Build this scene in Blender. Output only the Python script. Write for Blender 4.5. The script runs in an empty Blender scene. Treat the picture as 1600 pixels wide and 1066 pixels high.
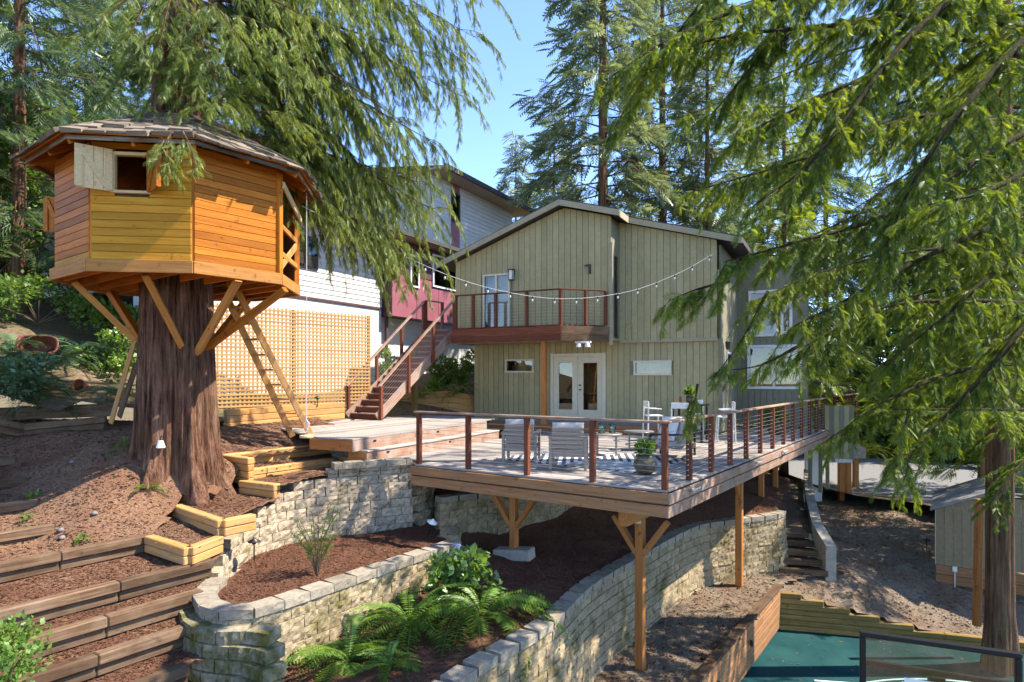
import bpy, math, random
import numpy as np
from mathutils import Vector, Matrix

# ------------------------------------------------------------------ camera, sky, sun, exposure
S = bpy.context.scene
COL = S.collection
cam = bpy.data.objects.new('camera', bpy.data.cameras.new('camera'))
COL.objects.link(cam)
cam.location = (0, 0, 0)                      # eye level is z = 0; everything is measured from it
cam.rotation_euler = (math.pi / 2, 0, 0)      # level, looking along +Y
cam.data.sensor_width = 36.0
cam.data.lens = 22.5
cam.data.shift_y = 0.0356
cam.data.clip_start = 0.1
cam.data.clip_end = 3000
S.camera = cam

SUN_EL, SUN_AZ = math.radians(51), math.radians(1)      # azimuth measured from +X towards +Y
sdir = Vector((math.cos(SUN_EL) * math.cos(SUN_AZ), math.cos(SUN_EL) * math.sin(SUN_AZ), math.sin(SUN_EL)))
W = bpy.data.worlds.new('World'); S.world = W; W.use_nodes = True
wn = W.node_tree.nodes; wl = W.node_tree.links
sky = wn.new('ShaderNodeTexSky'); sky.sky_type = 'NISHITA'; sky.sun_disc = False
sky.sun_elevation = SUN_EL
sky.sun_rotation = math.pi / 2 - SUN_AZ
sky.air_density = 0.55; sky.dust_density = 0.0; sky.ozone_density = 3.0
wn['Background'].inputs['Strength'].default_value = 0.15
wl.new(sky.outputs[0], wn['Background'].inputs['Color'])
sun = bpy.data.objects.new('sun', bpy.data.lights.new('sun', 'SUN')); COL.objects.link(sun)
sun.data.energy = 3.2; sun.data.angle = math.radians(0.53); sun.data.color = (1.0, 0.91, 0.77)
sun.rotation_euler = (-sdir).to_track_quat('-Z', 'Y').to_euler()
sun.location = sdir * 60
S.view_settings.view_transform = 'Standard'; S.view_settings.look = 'None'
S.view_settings.exposure = 2.05; S.view_settings.gamma = 1.0; S.view_settings.use_curve_mapping = False
S.render.engine = 'CYCLES'
S.cycles.max_bounces = 6; S.cycles.diffuse_bounces = 4; S.cycles.glossy_bounces = 2
S.cycles.transmission_bounces = 4; S.cycles.transparent_max_bounces = 6

# ------------------------------------------------------------------ helpers
RNG = random.Random(11)
NP = np.random.default_rng(5)
F, HZ = 1000.0, 590.0
def P(px, py, d): return Vector(((px - 800) / F * d, d, (HZ - py) / F * d))
def PZ(px, py, z): return P(px, py, z / ((HZ - py) / F))
def V2(p): return Vector((p[0], p[1], 0))
SD = Vector((0.574, 0.819, 0)); FD = Vector((-0.819, 0.574, 0)); UP = Vector((0, 0, 1))

def tag(o, label, cat, group=None):
    o['label'] = label; o['category'] = cat
    if group: o['group'] = group
    return o
def thing(name, label, cat, loc=(0, 0, 0), group=None):
    o = bpy.data.objects.new(name, None); COL.objects.link(o)
    o.location = loc; o.empty_display_size = 0.2
    return tag(o, label, cat, group)
def link(name, mesh, parent=None, mw=None):
    o = bpy.data.objects.new(name, mesh); COL.objects.link(o)
    if parent is not None:
        o.parent = parent
        inv = PW[parent].inverted() if parent in PW else Matrix.Translation(-Vector(parent.location))
        o.matrix_parent_inverse = inv
    if mw is not None: o.matrix_basis = mw
    PW[o] = mw.copy() if mw is not None else Matrix.Identity(4)
    return o
PW = {}
def mesh_np(name, v, f, mat, smooth=False):
    """v (n,3) array, f (m,k) array of equal-size faces"""
    m = bpy.data.meshes.new(name)
    v = np.asarray(v, np.float32); f = np.asarray(f, np.int32)
    k = f.shape[1]
    m.vertices.add(len(v)); m.vertices.foreach_set('co', v.ravel())
    m.loops.add(f.size); m.loops.foreach_set('vertex_index', f.ravel())
    m.polygons.add(len(f)); m.polygons.foreach_set('loop_start', np.arange(0, f.size, k, dtype=np.int32))
    if smooth: m.polygons.foreach_set('use_smooth', np.ones(len(f), bool))
    m.update(calc_edges=True)
    m.materials.append(mat)
    return m
def mesh_py(name, v, f, mat, smooth=False):
    m = bpy.data.meshes.new(name); m.from_pydata([tuple(p) for p in v], [], f); m.update()
    if smooth:
        for p in m.polygons: p.use_smooth = True
    m.materials.append(mat)
    return m
class MB:
    """collects shapes of ONE part"""
    def __init__(s): s.v = []; s.f = []
    def add(s, v, f):
        n = len(s.v); s.v += [Vector(p) for p in v]; s.f += [[i + n for i in q] for q in f]
    def box(s, c, sx, sy, sz, ax=None):
        c = Vector(c); X, Y, Z = ax or (Vector((1, 0, 0)), Vector((0, 1, 0)), UP)
        v = [c + X * (sx / 2 * a) + Y * (sy / 2 * b) + Z * (sz / 2 * d) for a in (-1, 1) for b in (-1, 1) for d in (-1, 1)]
        s.add(v, [[0, 1, 3, 2], [4, 6, 7, 5], [0, 4, 5, 1], [2, 3, 7, 6], [0, 2, 6, 4], [1, 5, 7, 3]])
    def tube(s, pts, r, n=6, cap=True):
        pts = [Vector(p) for p in pts]; m = len(pts)
        rs = r if isinstance(r, (list, tuple)) else [r] * m
        v = []; prev = None
        for i, p in enumerate(pts):
            t = (pts[min(i + 1, m - 1)] - pts[max(i - 1, 0)]).normalized()
            a = prev if prev is not None else (Vector((0, 0, 1)) if abs(t.z) < .9 else Vector((1, 0, 0)))
            b = t.cross(a).normalized(); a = b.cross(t).normalized(); prev = a
            v += [p + (a * math.cos(k * 2 * math.pi / n) + b * math.sin(k * 2 * math.pi / n)) * rs[i] for k in range(n)]
        f = [[i * n + k, i * n + (k + 1) % n, (i + 1) * n + (k + 1) % n, (i + 1) * n + k] for i in range(m - 1) for k in range(n)]
        if cap: f += [list(range(n))[::-1], list(range((m - 1) * n, m * n))]
        s.add(v, f)
    def lathe(s, c, prof, n=16):
        c = Vector(c)
        v = [c + Vector((r * math.cos(k * 2 * math.pi / n), r * math.sin(k * 2 * math.pi / n), z)) for r, z in prof for k in range(n)]
        f = [[i * n + k, i * n + (k + 1) % n, (i + 1) * n + (k + 1) % n, (i + 1) * n + k] for i in range(len(prof) - 1) for k in range(n)]
        s.add(v, f)
    def prism(s, poly, off):
        """poly: list of Vectors (planar), extruded by off"""
        off = Vector(off); n = len(poly)
        v = [Vector(p) for p in poly] + [Vector(p) + off for p in poly]
        f = [list(range(n))[::-1], list(range(n, 2 * n))] + [[i, (i + 1) % n, n + (i + 1) % n, n + i] for i in range(n)]
        s.add(v, f)
    def build(s, name, mat, parent=None, smooth=False):
        m = mesh_py(name, s.v, s.f, mat, smooth)
        return link(name, m, parent)

_bm = {}
def cbox_mesh(L, w, h, mat, ch=0.006):
    """box along X with chamfered edges, centred, origin in the middle"""
    key = (round(L, 3), round(w, 3), round(h, 3), mat.name, ch)
    if key in _bm: return _bm[key]
    ch = min(ch, w * .3, h * .3, L * .3)
    v = []; idx = {}
    for a in (-1, 1):
        for b in (-1, 1):
            for c in (-1, 1):
                x, y, z = a * L / 2, b * w / 2, c * h / 2
                for k, q in enumerate(((x, y - b * ch, z - c * ch), (x - a * ch, y, z - c * ch), (x - a * ch, y - b * ch, z))):
                    idx[(a, b, c, k)] = len(v); v.append(q)
    f = []
    I = idx
    for a in (-1, 1): f.append([I[(a, -1, -1, 0)], I[(a, 1, -1, 0)], I[(a, 1, 1, 0)], I[(a, -1, 1, 0)]][::a])
    for b in (-1, 1): f.append([I[(-1, b, -1, 1)], I[(1, b, -1, 1)], I[(1, b, 1, 1)], I[(-1, b, 1, 1)]][::-b])
    for c in (-1, 1): f.append([I[(-1, -1, c, 2)], I[(1, -1, c, 2)], I[(1, 1, c, 2)], I[(-1, 1, c, 2)]][::c])
    for a in (-1, 1):
        for b in (-1, 1): f.append([I[(a, b, -1, 0)], I[(a, b, -1, 1)], I[(a, b, 1, 1)], I[(a, b, 1, 0)]][::-a * b])
        for c in (-1, 1): f.append([I[(a, -1, c, 0)], I[(a, -1, c, 2)], I[(a, 1, c, 2)], I[(a, 1, c, 0)]][::a * c])
    for b in (-1, 1):
        for c in (-1, 1): f.append([I[(-1, b, c, 1)], I[(-1, b, c, 2)], I[(1, b, c, 2)], I[(1, b, c, 1)]][::-b * c])
    for a in (-1, 1):
        for b in (-1, 1):
            for c in (-1, 1): f.append([I[(a, b, c, 0)], I[(a, b, c, 1)], I[(a, b, c, 2)]][::a * b * c])
    m = mesh_py('beam', v, f, mat)
    _bm[key] = m
    return m
def frame(x, z=UP):
    x = Vector(x).normalized(); y = Vector(z).cross(x)
    if y.length < 1e-4: y = Vector((0, 1, 0)).cross(x)
    y.normalize(); z = x.cross(y)
    return x, y, z
def beam(name, p0, p1, w, h, mat, parent=None, up=UP, ch=0.006):
    """chamfered timber from p0 to p1 (centre line), w wide sideways, h tall along up"""
    p0 = Vector(p0); p1 = Vector(p1); L = (p1 - p0).length
    x, y, z = frame(p1 - p0, up)
    c = (p0 + p1) / 2
    mw = Matrix(((x.x, y.x, z.x, c.x), (x.y, y.y, z.y, c.y), (x.z, y.z, z.z, c.z), (0, 0, 0, 1)))
    return link(name, cbox_mesh(L, w, h, mat, ch), parent, mw)
def catmull(pts, n):
    pts = [Vector(p) for p in pts]
    q = [pts[0] * 2 - pts[1]] + pts + [pts[-1] * 2 - pts[-2]]
    out = []; m = len(pts) - 1
    for k in range(n + 1):
        s = k / n * m; i = min(int(s), m - 1); t = s - i
        a, b, c, d = q[i:i + 4]
        out.append(0.5 * ((2 * b) + (c - a) * t + (2 * a - 5 * b + 4 * c - d) * t * t + (3 * b - a - 3 * c + d) * t ** 3))
    return out
def resample(pts, step):
    pts = [Vector(p) for p in pts]
    seg = [(pts[i + 1] - pts[i]).length for i in range(len(pts) - 1)]
    cum = [0]
    for s in seg: cum.append(cum[-1] + s)
    def at(s):
        s = max(0, min(cum[-1], s))
        for i in range(len(seg)):
            if s <= cum[i + 1] or i == len(seg) - 1:
                t = (s - cum[i]) / max(seg[i], 1e-6)
                return pts[i].lerp(pts[i + 1], t), (pts[i + 1] - pts[i]).normalized()
    return at, cum[-1]

# ------------------------------------------------------------------ materials
def new_mat(name):
    m = bpy.data.materials.new(name); m.use_nodes = True
    nt = m.node_tree; b = nt.nodes['Principled BSDF']
    return m, nt, b
def coords(nt, stretch=(1, 1, 1), rnd=True):
    tc = nt.nodes.new('ShaderNodeTexCoord')
    mp = nt.nodes.new('ShaderNodeMapping'); mp.inputs['Scale'].default_value = stretch
    nt.links.new(tc.outputs['Object'], mp.inputs['Vector'])
    oi = nt.nodes.new('ShaderNodeObjectInfo')
    if rnd:
        mu = nt.nodes.new('ShaderNodeMath'); mu.operation = 'MULTIPLY'; mu.inputs[1].default_value = 57.0
        nt.links.new(oi.outputs['Random'], mu.inputs[0])
        nt.links.new(mu.outputs[0], mp.inputs['Location'])
    return mp.outputs[0], oi.outputs['Random']
def noise(nt, vec, scale, detail=4, rough=.6):
    n = nt.nodes.new('ShaderNodeTexNoise'); n.inputs['Scale'].default_value = scale
    n.inputs['Detail'].default_value = detail; n.inputs['Roughness'].default_value = rough
    nt.links.new(vec, n.inputs['Vector']); return n.outputs['Fac']
def ramp(nt, fac, stops):
    r = nt.nodes.new('ShaderNodeValToRGB'); e = r.color_ramp.elements
    while len(e) < len(stops): e.new(0.5)
    for q, (p, c) in zip(e, stops): q.position = p; q.color = (*c, 1)
    nt.links.new(fac, r.inputs[0]); return r.outputs[0]
def mixc(nt, fac, a, b, mode='MIX'):
    m = nt.nodes.new('ShaderNodeMixRGB'); m.blend_type = mode
    for s, k in ((fac, 0), (a, 1), (b, 2)):
        if isinstance(s, (int, float)): m.inputs[k].default_value = s
        elif isinstance(s, tuple): m.inputs[k].default_value = (*s, 1)
        else: nt.links.new(s, m.inputs[k])
    return m.outputs[0]
def vary(nt, col, rnd, amt):
    h = nt.nodes.new('ShaderNodeHueSaturation')
    mr = nt.nodes.new('ShaderNodeMapRange'); mr.inputs[3].default_value = 1 - amt; mr.inputs[4].default_value = 1 + amt
    nt.links.new(rnd, mr.inputs[0]); nt.links.new(mr.outputs[0], h.inputs['Value'])
    nt.links.new(col, h.inputs['Color']); return h.outputs[0]
def bump(nt, b, h, strength, dist=.01):
    n = nt.nodes.new('ShaderNodeBump'); n.inputs['Strength'].default_value = strength; n.inputs['Distance'].default_value = dist
    nt.links.new(h, n.inputs['Height']); nt.links.new(n.outputs[0], b.inputs['Normal'])
def wood(name, stops, rough=.65, rnd=.18, wear=None, wear_amt=.5, fine=1.0, knots=.55):
    m, nt, b = new_mat(name)
    vec, r = coords(nt, (.9, 16 * fine, 16 * fine))
    f = noise(nt, vec, 1.6, 6, .62)
    c = ramp(nt, f, stops)
    v2, _ = coords(nt, (1, 1, 1))
    if wear:
        w = noise(nt, v2, 2.3, 5, .65)
        wr = ramp(nt, w, [(.42, (0, 0, 0)), (.68, (wear_amt,) * 3)])
        c = mixc(nt, wr, c, wear)
    # knots / drips
    k = noise(nt, v2, 9, 3, .5)
    kr = ramp(nt, k, [(.26, (knots,) * 3), (.36, (1, 1, 1))])
    c = mixc(nt, 1.0, c, kr, 'MULTIPLY')
    c = vary(nt, c, r, rnd)
    nt.links.new(c, b.inputs['Base Color']); b.inputs['Roughness'].default_value = rough
    b.inputs['Specular IOR Level'].default_value = .1
    bump(nt, b, f, .35, .006)
    return m
def plain(name, col, rough=.6, metal=0, var=.08, scale=6, rnd=.05, spec=.4, bmp=.05, bs=60):
    m, nt, b = new_mat(name)
    vec, r = coords(nt)
    f = noise(nt, vec, scale, 5)
    c = ramp(nt, f, [(.3, tuple(x * (1 - var * 2) for x in col)), (.7, tuple(min(1, x * (1 + var)) for x in col))])
    c = vary(nt, c, r, rnd)
    nt.links.new(c, b.inputs['Base Color']); b.inputs['Roughness'].default_value = rough
    b.inputs['Metallic'].default_value = metal; b.inputs['Specular IOR Level'].default_value = spec
    if bmp: bump(nt, b, noise(nt, vec, bs, 3), bmp, .005)
    return m
def ground(name, stops, scale, bscale=40, bst=.8, patches=None, dist=.03):
    m, nt, b = new_mat(name)
    vec, _ = coords(nt, rnd=False)
    f = noise(nt, vec, scale, 8, .75)
    c = ramp(nt, f, stops)
    if patches:
        p = noise(nt, vec, .7, 4, .6)
        pr = ramp(nt, p, [(.45, (0, 0, 0)), (.62, (.7,) * 3)])
        c = mixc(nt, pr, c, patches)
    nt.links.new(c, b.inputs['Base Color']); b.inputs['Roughness'].default_value = .95
    b.inputs['Specular IOR Level'].default_value = .05
    bump(nt, b, noise(nt, vec, bscale, 5, .7), bst, dist)
    return m
def leaf_mat(name, lo, hi, trans=.4, ts=(1.25, 1.2, .6), scale=.9, gloss=.06):
    m = bpy.data.materials.new(name); m.use_nodes = True; nt = m.node_tree
    nt.nodes.remove(nt.nodes['Principled BSDF'])
    tc = nt.nodes.new('ShaderNodeTexCoord')
    f = noise(nt, tc.outputs['Object'], scale, 4, .6)
    c = ramp(nt, f, [(.32, lo), (.68, hi)])
    g = nt.nodes.new('ShaderNodeNewGeometry')
    c = vary(nt, c, g.outputs['Random Per Island'], .35)
    t = mixc(nt, 1.0, c, ts, 'MULTIPLY')
    d = nt.nodes.new('ShaderNodeBsdfDiffuse'); nt.links.new(c, d.inputs[0])
    tr = nt.nodes.new('ShaderNodeBsdfTranslucent'); nt.links.new(t, tr.inputs[0])
    mx = nt.nodes.new('ShaderNodeMixShader'); mx.inputs[0].default_value = trans
    nt.links.new(d.outputs[0], mx.inputs[1]); nt.links.new(tr.outputs[0], mx.inputs[2])
    gl = nt.nodes.new('ShaderNodeBsdfGlossy'); gl.inputs['Roughness'].default_value = .45
    gl.inputs['Color'].default_value = (.8, .9, .8, 1)
    m2 = nt.nodes.new('ShaderNodeMixShader'); m2.inputs[0].default_value = gloss
    nt.links.new(mx.outputs[0], m2.inputs[1]); nt.links.new(gl.outputs[0], m2.inputs[2])
    nt.links.new(m2.outputs[0], nt.nodes['Material Output'].inputs['Surface'])
    return m
def stone(name, base, dark, moss, moss_amt, rnd=.14):
    m, nt, b = new_mat(name)
    vec, r = coords(nt)
    f = noise(nt, vec, 9, 7, .7)
    c = ramp(nt, f, [(.28, dark), (.5, base), (.75, tuple(min(1, x * 1.25) for x in base))])
    tc = nt.nodes.new('ShaderNodeNewGeometry')
    g = noise(nt, tc.outputs['Position'], 1.7, 6, .7)
    mr = ramp(nt, g, [(.62 - moss_amt, (0, 0, 0)), (.80 - moss_amt, (.9,) * 3)])
    c = vary(nt, c, r, rnd)
    g2 = noise(nt, tc.outputs['Position'], 14, 4, .6)
    mc = ramp(nt, g2, [(.35, tuple(x * .5 for x in moss)), (.65, moss)])
    c = mixc(nt, mr, c, mc)
    nt.links.new(c, b.inputs['Base Color']); b.inputs['Roughness'].default_value = .93
    b.inputs['Specular IOR Level'].default_value = .06
    bump(nt, b, noise(nt, vec, 34, 6, .7), .7, .02)
    return m
def glassy(name, tint=(.75, .8, .8), refl=.22):
    """thin window pane: mostly see-through, mirrors the trees"""
    m = bpy.data.materials.new(name); m.use_nodes = True; nt = m.node_tree
    nt.nodes.remove(nt.nodes['Principled BSDF'])
    t = nt.nodes.new('ShaderNodeBsdfTransparent'); t.inputs[0].default_value = (*tint, 1)
    g = nt.nodes.new('ShaderNodeBsdfGlossy'); g.inputs['Roughness'].default_value = .015
    lw = nt.nodes.new('ShaderNodeFresnel'); lw.inputs[0].default_value = 1.4
    ad = nt.nodes.new('ShaderNodeMath'); ad.operation = 'ADD'; ad.inputs[1].default_value = refl; ad.use_clamp = True
    nt.links.new(lw.outputs[0], ad.inputs[0])
    mx = nt.nodes.new('ShaderNodeMixShader'); nt.links.new(ad.outputs[0], mx.inputs[0])
    nt.links.new(t.outputs[0], mx.inputs[1]); nt.links.new(g.outputs[0], mx.inputs[2])
    nt.links.new(mx.outputs[0], nt.nodes['Material Output'].inputs['Surface'])
    return m

M = {}
M['cedar'] = wood('cedar_siding', [(.25, (.27, .082, .009)), (.55, (.41, .135, .016)), (.8, (.50, .19, .028))], .5, .27)
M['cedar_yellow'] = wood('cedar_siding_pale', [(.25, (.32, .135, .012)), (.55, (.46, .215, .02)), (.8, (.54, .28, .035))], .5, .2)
M['cedar_brace'] = wood('cedar_brace', [(.25, (.30, .125, .03)), (.6, (.44, .205, .06)), (.85, (.54, .28, .09))], .6, .15)
M['pine'] = wood('pale_pine', [(.25, (.50, .36, .18)), (.6, (.64, .48, .26)), (.85, (.70, .55, .32))], .6, .1)
M['newtimber'] = wood('new_timber', [(.2, (.33, .14, .04)), (.5, (.50, .25, .08)), (.8, (.60, .34, .13))], .7, .15, (.36, .26, .16), .5)
M['oldtimber'] = wood('weathered_timber', [(.2, (.03, .018, .011)), (.5, (.105, .062, .036)), (.8, (.23, .15, .09))], .85, .3, (.20, .145, .10), .5)
M['deck'] = wood('deck_board', [(.2, (.165, .142, .125)), (.5, (.275, .245, .22)), (.8, (.38, .345, .315))], .75, .3, (.34, .29, .25), .5)
M['redwood'] = wood('stained_post', [(.2, (.075, .024, .014)), (.5, (.15, .048, .027)), (.8, (.22, .08, .045))], .5, .2)
M['rail'] = wood('worn_rail', [(.2, (.17, .09, .06)), (.5, (.28, .16, .11)), (.8, (.38, .25, .18))], .6, .1, (.40, .33, .28), .6)
M['fascia'] = wood('fascia_board', [(.2, (.17, .075, .032)), (.5, (.31, .15, .066)), (.8, (.42, .225, .11))], .65, .12, (.24, .15, .09), .5)
M['orangepost'] = wood('stained_cedar_post', [(.2, (.24, .085, .022)), (.5, (.38, .15, .045)), (.8, (.48, .22, .075))], .6, .12)
M['lattice'] = wood('lattice_slat', [(.2, (.30, .15, .05)), (.5, (.43, .245, .095)), (.8, (.52, .34, .15))], .75, .15)
M['shake'] = wood('roof_shake', [(.2, (.07, .055, .04)), (.5, (.17, .135, .10)), (.8, (.30, .25, .19))], .95, .35)
M['stone'] = stone('split_block', (.38, .305, .215), (.13, .10, .07), (.12, .105, .025), .07)
M['stonemoss'] = stone('mossy_block', (.33, .26, .165), (.12, .09, .055), (.125, .108, .022), .15)
M['capstone'] = stone('cap_block', (.28, .24, .185), (.16, .135, .10), (.12, .11, .03), .05, .14)
M['tanblock'] = stone('tan_block', (.30, .235, .145), (.13, .10, .06), (.11, .095, .025), .12)
M['mossblock'] = stone('very_mossy_block', (.30, .26, .19), (.12, .10, .06), (.115, .108, .018), .24)
M['concrete'] = stone('poured_concrete', (.36, .32, .26), (.24, .21, .165), (.15, .14, .05), .08)
M['mulch'] = ground('red_mulch', [(.28, (.05, .024, .016)), (.5, (.15, .072, .045)), (.68, (.27, .14, .088)), (.85, (.42, .26, .18))], 38, 55, 1.0, None, .04)
M['dirt'] = ground('needle_litter', [(.28, (.09, .045, .028)), (.5, (.25, .14, .085)), (.72, (.45, .29, .19))], 30, 45, 1.0, (.19, .085, .05), .05)
M['gravel'] = ground('pea_gravel', [(.28, (.085, .062, .045)), (.5, (.235, .18, .13)), (.75, (.45, .37, .285))], 42, 60, 1.0, (.17, .105, .065), .04)
M['soil'] = ground('forest_floor', [(.3, (.08, .055, .035)), (.55, (.19, .14, .09)), (.8, (.34, .26, .17))], 9, 14, .8, (.07, .085, .025), .08)
M['asphalt'] = ground('asphalt', [(.3, (.13, .13, .13)), (.7, (.22, .215, .21))], 30, 90, .3, None, .01)
M['court'] = ground('teal_court_paint', [(.3, (.009, .040, .044)), (.7, (.015, .056, .060))], 3.0, 120, .12, (.021, .07, .068), .004)
M['courtline'] = plain('court_line', (.45, .58, .55), .8)
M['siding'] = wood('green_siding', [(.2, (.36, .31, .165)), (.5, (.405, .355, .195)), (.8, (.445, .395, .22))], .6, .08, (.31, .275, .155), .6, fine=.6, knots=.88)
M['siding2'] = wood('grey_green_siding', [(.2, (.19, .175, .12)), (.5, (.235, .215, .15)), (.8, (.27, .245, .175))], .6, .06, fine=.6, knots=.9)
M['trimgreen'] = plain('olive_trim', (.36, .31, .20), .6)
M['cream'] = plain('cream_trim', (.66, .60, .44), .5, 0, .04)
M['white'] = plain('white_paint', (.74, .73, .70), .5, 0, .04)
M['lap'] = plain('white_lap_siding', (.55, .53, .51), .6, 0, .04, 2, .03)
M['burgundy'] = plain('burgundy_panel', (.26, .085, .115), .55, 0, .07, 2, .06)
M['burgdark'] = plain('dark_burgundy_trim_and_shade', (.09, .04, .045), .6)
M['tan'] = plain('tan_soffit', (.42, .31, .22), .6)
M['roof'] = plain('dark_roof', (.07, .065, .062), .85, 0, .3, 30, .1)
M['blackframe'] = plain('black_frame', (.02, .02, .022), .4, 0, .1)
M['black'] = plain('black_metal', (.015, .015, .016), .4, .3, .1)
M['bronze'] = plain('bronze_lamp', (.06, .055, .05), .45, .5, .1)
M['cable'] = plain('steel_cable', (.62, .62, .62), .3, .85, .02)
M['steel'] = plain('galvanised_steel', (.55, .56, .57), .4, .8, .08)
M['greyframe'] = plain('grey_frame', (.27, .225, .19), .5, .1, .05)
M['cushion'] = plain('pale_cushion', (.56, .50, .45), .95, 0, .08, 14, .05, .1, .3, 200)
M['cushdark'] = plain('taupe_cushion', (.30, .24, .21), .95, 0, .08, 14, .05, .1, .3, 200)
M['pot'] = plain('glazed_pot', (.11, .09, .05), .28, 0, .35, 9, 0, .5)
M['terracotta'] = plain('terracotta', (.34, .115, .06), .8, 0, .15)
M['redtub'] = plain('red_brown_plastic', (.17, .048, .03), .6, 0, .2, 5)
M['rope'] = plain('white_rope', (.62, .58, .52), .9)
M['glass'] = glassy('window_glass', (.85, .86, .83), .03)
M['vase'] = glassy('green_glass', (.72, .88, .82), .12)
M['acrylic'] = glassy('clear_acrylic', (.82, .84, .84), .08)
M['interior'] = plain('warm_interior', (.55, .36, .17), .8)
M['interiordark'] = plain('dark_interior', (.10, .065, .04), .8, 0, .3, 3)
M['blind'] = plain('pale_blind', (.62, .58, .50), .7)
M['curtain'] = plain('gold_curtain', (.55, .43, .18), .85)
M['stem'] = plain('brown_stem', (.10, .07, .04), .9)
M['greenstem'] = plain('green_stem', (.10, .16, .03), .8)
M['tablegrey'] = plain('grey_table', (.20, .20, .21), .35, .2, .05)
M['bulb'] = plain('clear_bulb', (.75, .72, .66), .15, 0, .02)
M['acwhite'] = plain('ac_casing', (.62, .62, .60), .5)
def bark_mat(name, a, b_, c_, sc=3.2):
    m, nt, b = new_mat(name)
    vec, _ = coords(nt, (1, 1, .07), False)
    f = noise(nt, vec, sc * 4.2, 8, .78)
    c = ramp(nt, f, [(.38, a), (.5, b_), (.66, c_)])
    v2, _ = coords(nt, (1, 1, 1), False)
    p = noise(nt, v2, 1.3, 5, .7)
    pr = ramp(nt, p, [(.5, (0, 0, 0)), (.75, (.45,) * 3)])
    c = mixc(nt, pr, c, (.11, .11, .05))
    nt.links.new(c, b.inputs['Base Color']); b.inputs['Roughness'].default_value = .95
    b.inputs['Specular IOR Level'].default_value = .1
    bump(nt, b, f, 1.0, .12)
    return m
M['cedarbark'] = bark_mat('cedar_bark', (.045, .02, .012), (.19, .092, .056), (.38, .23, .155))
M['firbark'] = bark_mat('fir_bark', (.07, .035, .02), (.19, .10, .055), (.31, .19, .115))
M['limb'] = bark_mat('mossy_limb', (.025, .022, .012), (.065, .055, .028), (.13, .12, .05), 5)
M['twig'] = bark_mat('dry_twig', (.07, .05, .03), (.16, .12, .07), (.27, .21, .13), 9)
M['leaf_cedar'] = leaf_mat('cedar_spray', (.05, .10, .014), (.19, .255, .03), .55, (1.5, 1.3, .45), gloss=.03)
M['leaf_weep'] = leaf_mat('weeping_cedar_spray', (.10, .155, .035), (.26, .32, .08), .55, (1.35, 1.2, .5), gloss=.03)
M['leaf_fir'] = leaf_mat('fir_needles', (.10, .135, .07), (.24, .27, .14), .48, (1.1, 1.1, .7))
M['leaf_firdark'] = leaf_mat('dark_fir_needles', (.055, .10, .05), (.14, .185, .085), .45, (1.1, 1.1, .7))
M['leaf_bright'] = leaf_mat('maple_leaf', (.06, .13, .015), (.16, .26, .035), .5)
M['leaf_shrub'] = leaf_mat('shrub_leaf', (.06, .12, .02), (.15, .24, .035), .45, gloss=.03)
M['leaf_fern'] = leaf_mat('fern_frond', (.07, .15, .022), (.18, .29, .05), .45, scale=2.5, gloss=.03)
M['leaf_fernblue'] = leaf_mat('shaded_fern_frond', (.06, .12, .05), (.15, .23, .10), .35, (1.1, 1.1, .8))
M['leaf_yellow'] = leaf_mat('yellow_fern_frond', (.16, .20, .015), (.34, .36, .04), .45)
M['flower'] = plain('blue_flower', (.20, .24, .42), .8)
def rug_mat():
    m, nt, b = new_mat('striped_rug')
    tc = nt.nodes.new('ShaderNodeTexCoord')
    sx = nt.nodes.new('ShaderNodeSeparateXYZ'); nt.links.new(tc.outputs['Object'], sx.inputs[0])
    def math_(op, a, b2):
        q = nt.nodes.new('ShaderNodeMath'); q.operation = op
        for k, s in enumerate((a, b2)):
            if isinstance(s, (int, float)): q.inputs[k].default_value = s
            else: nt.links.new(s, q.inputs[k])
        return q.outputs[0]
    ax = math_('ABSOLUTE', sx.outputs[0], 0); ay = math_('ABSOLUTE', sx.outputs[1], 0)
    nz = noise(nt, tc.outputs['Object'], 5, 3)
    d = math_('ADD', math_('ADD', ax, math_('MULTIPLY', ay, .62)), math_('MULTIPLY', nz, .05))
    w = math_('FRACT', math_('MULTIPLY', d, 5.2), 0)
    st = math_('GREATER_THAN', w, .52)
    c = mixc(nt, st, (.62, .61, .60), (.06, .065, .08))
    nt.links.new(c, b.inputs['Base Color']); b.inputs['Roughness'].default_value = .95
    return m
M['rug'] = rug_mat()
# ------------------------------------------------------------------ terrain
def inside(poly, x, y):
    r = np.zeros(x.shape, bool); n = len(poly)
    for i in range(n):
        x0, y0 = poly[i][:2]; x1, y1 = poly[(i + 1) % n][:2]
        c = ((y0 > y) != (y1 > y))
        with np.errstate(divide='ignore', invalid='ignore'):
            xi = (x1 - x0) * (y - y0) / (y1 - y0 + 1e-12) + x0
        r ^= c & (x < xi)
    return r
def rbf(ctrl):
    c = np.array([tuple(p) for p in ctrl], float); n = len(c)
    d = np.hypot(c[:, None, 0] - c[None, :, 0], c[:, None, 1] - c[None, :, 1])
    A = np.zeros((n + 3, n + 3)); A[:n, :n] = d; A[:n, n] = 1; A[:n, n + 1:] = c[:, :2]; A[n, :n] = 1; A[n + 1:, :n] = c[:, :2].T
    w = np.linalg.lstsq(A, np.r_[c[:, 2], 0, 0, 0], rcond=None)[0]
    def f(x, y):
        x = np.asarray(x, float); y = np.asarray(y, float)
        z = w[n] + w[n + 1] * x + w[n + 2] * y
        for i in range(n): z = z + w[i] * np.hypot(x - c[i, 0], y - c[i, 1])
        return z
    return f
def wob(x, y, s, seed=0):
    z = 0
    for k in range(5):
        a = 1.7 * k + seed; fr = s * (1.45 ** k)
        z = z + np.sin(x * fr * math.cos(a) + y * fr * math.sin(a) + 3 * k + seed) / (1.3 ** k)
    return z / 3
HF = {}
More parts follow.
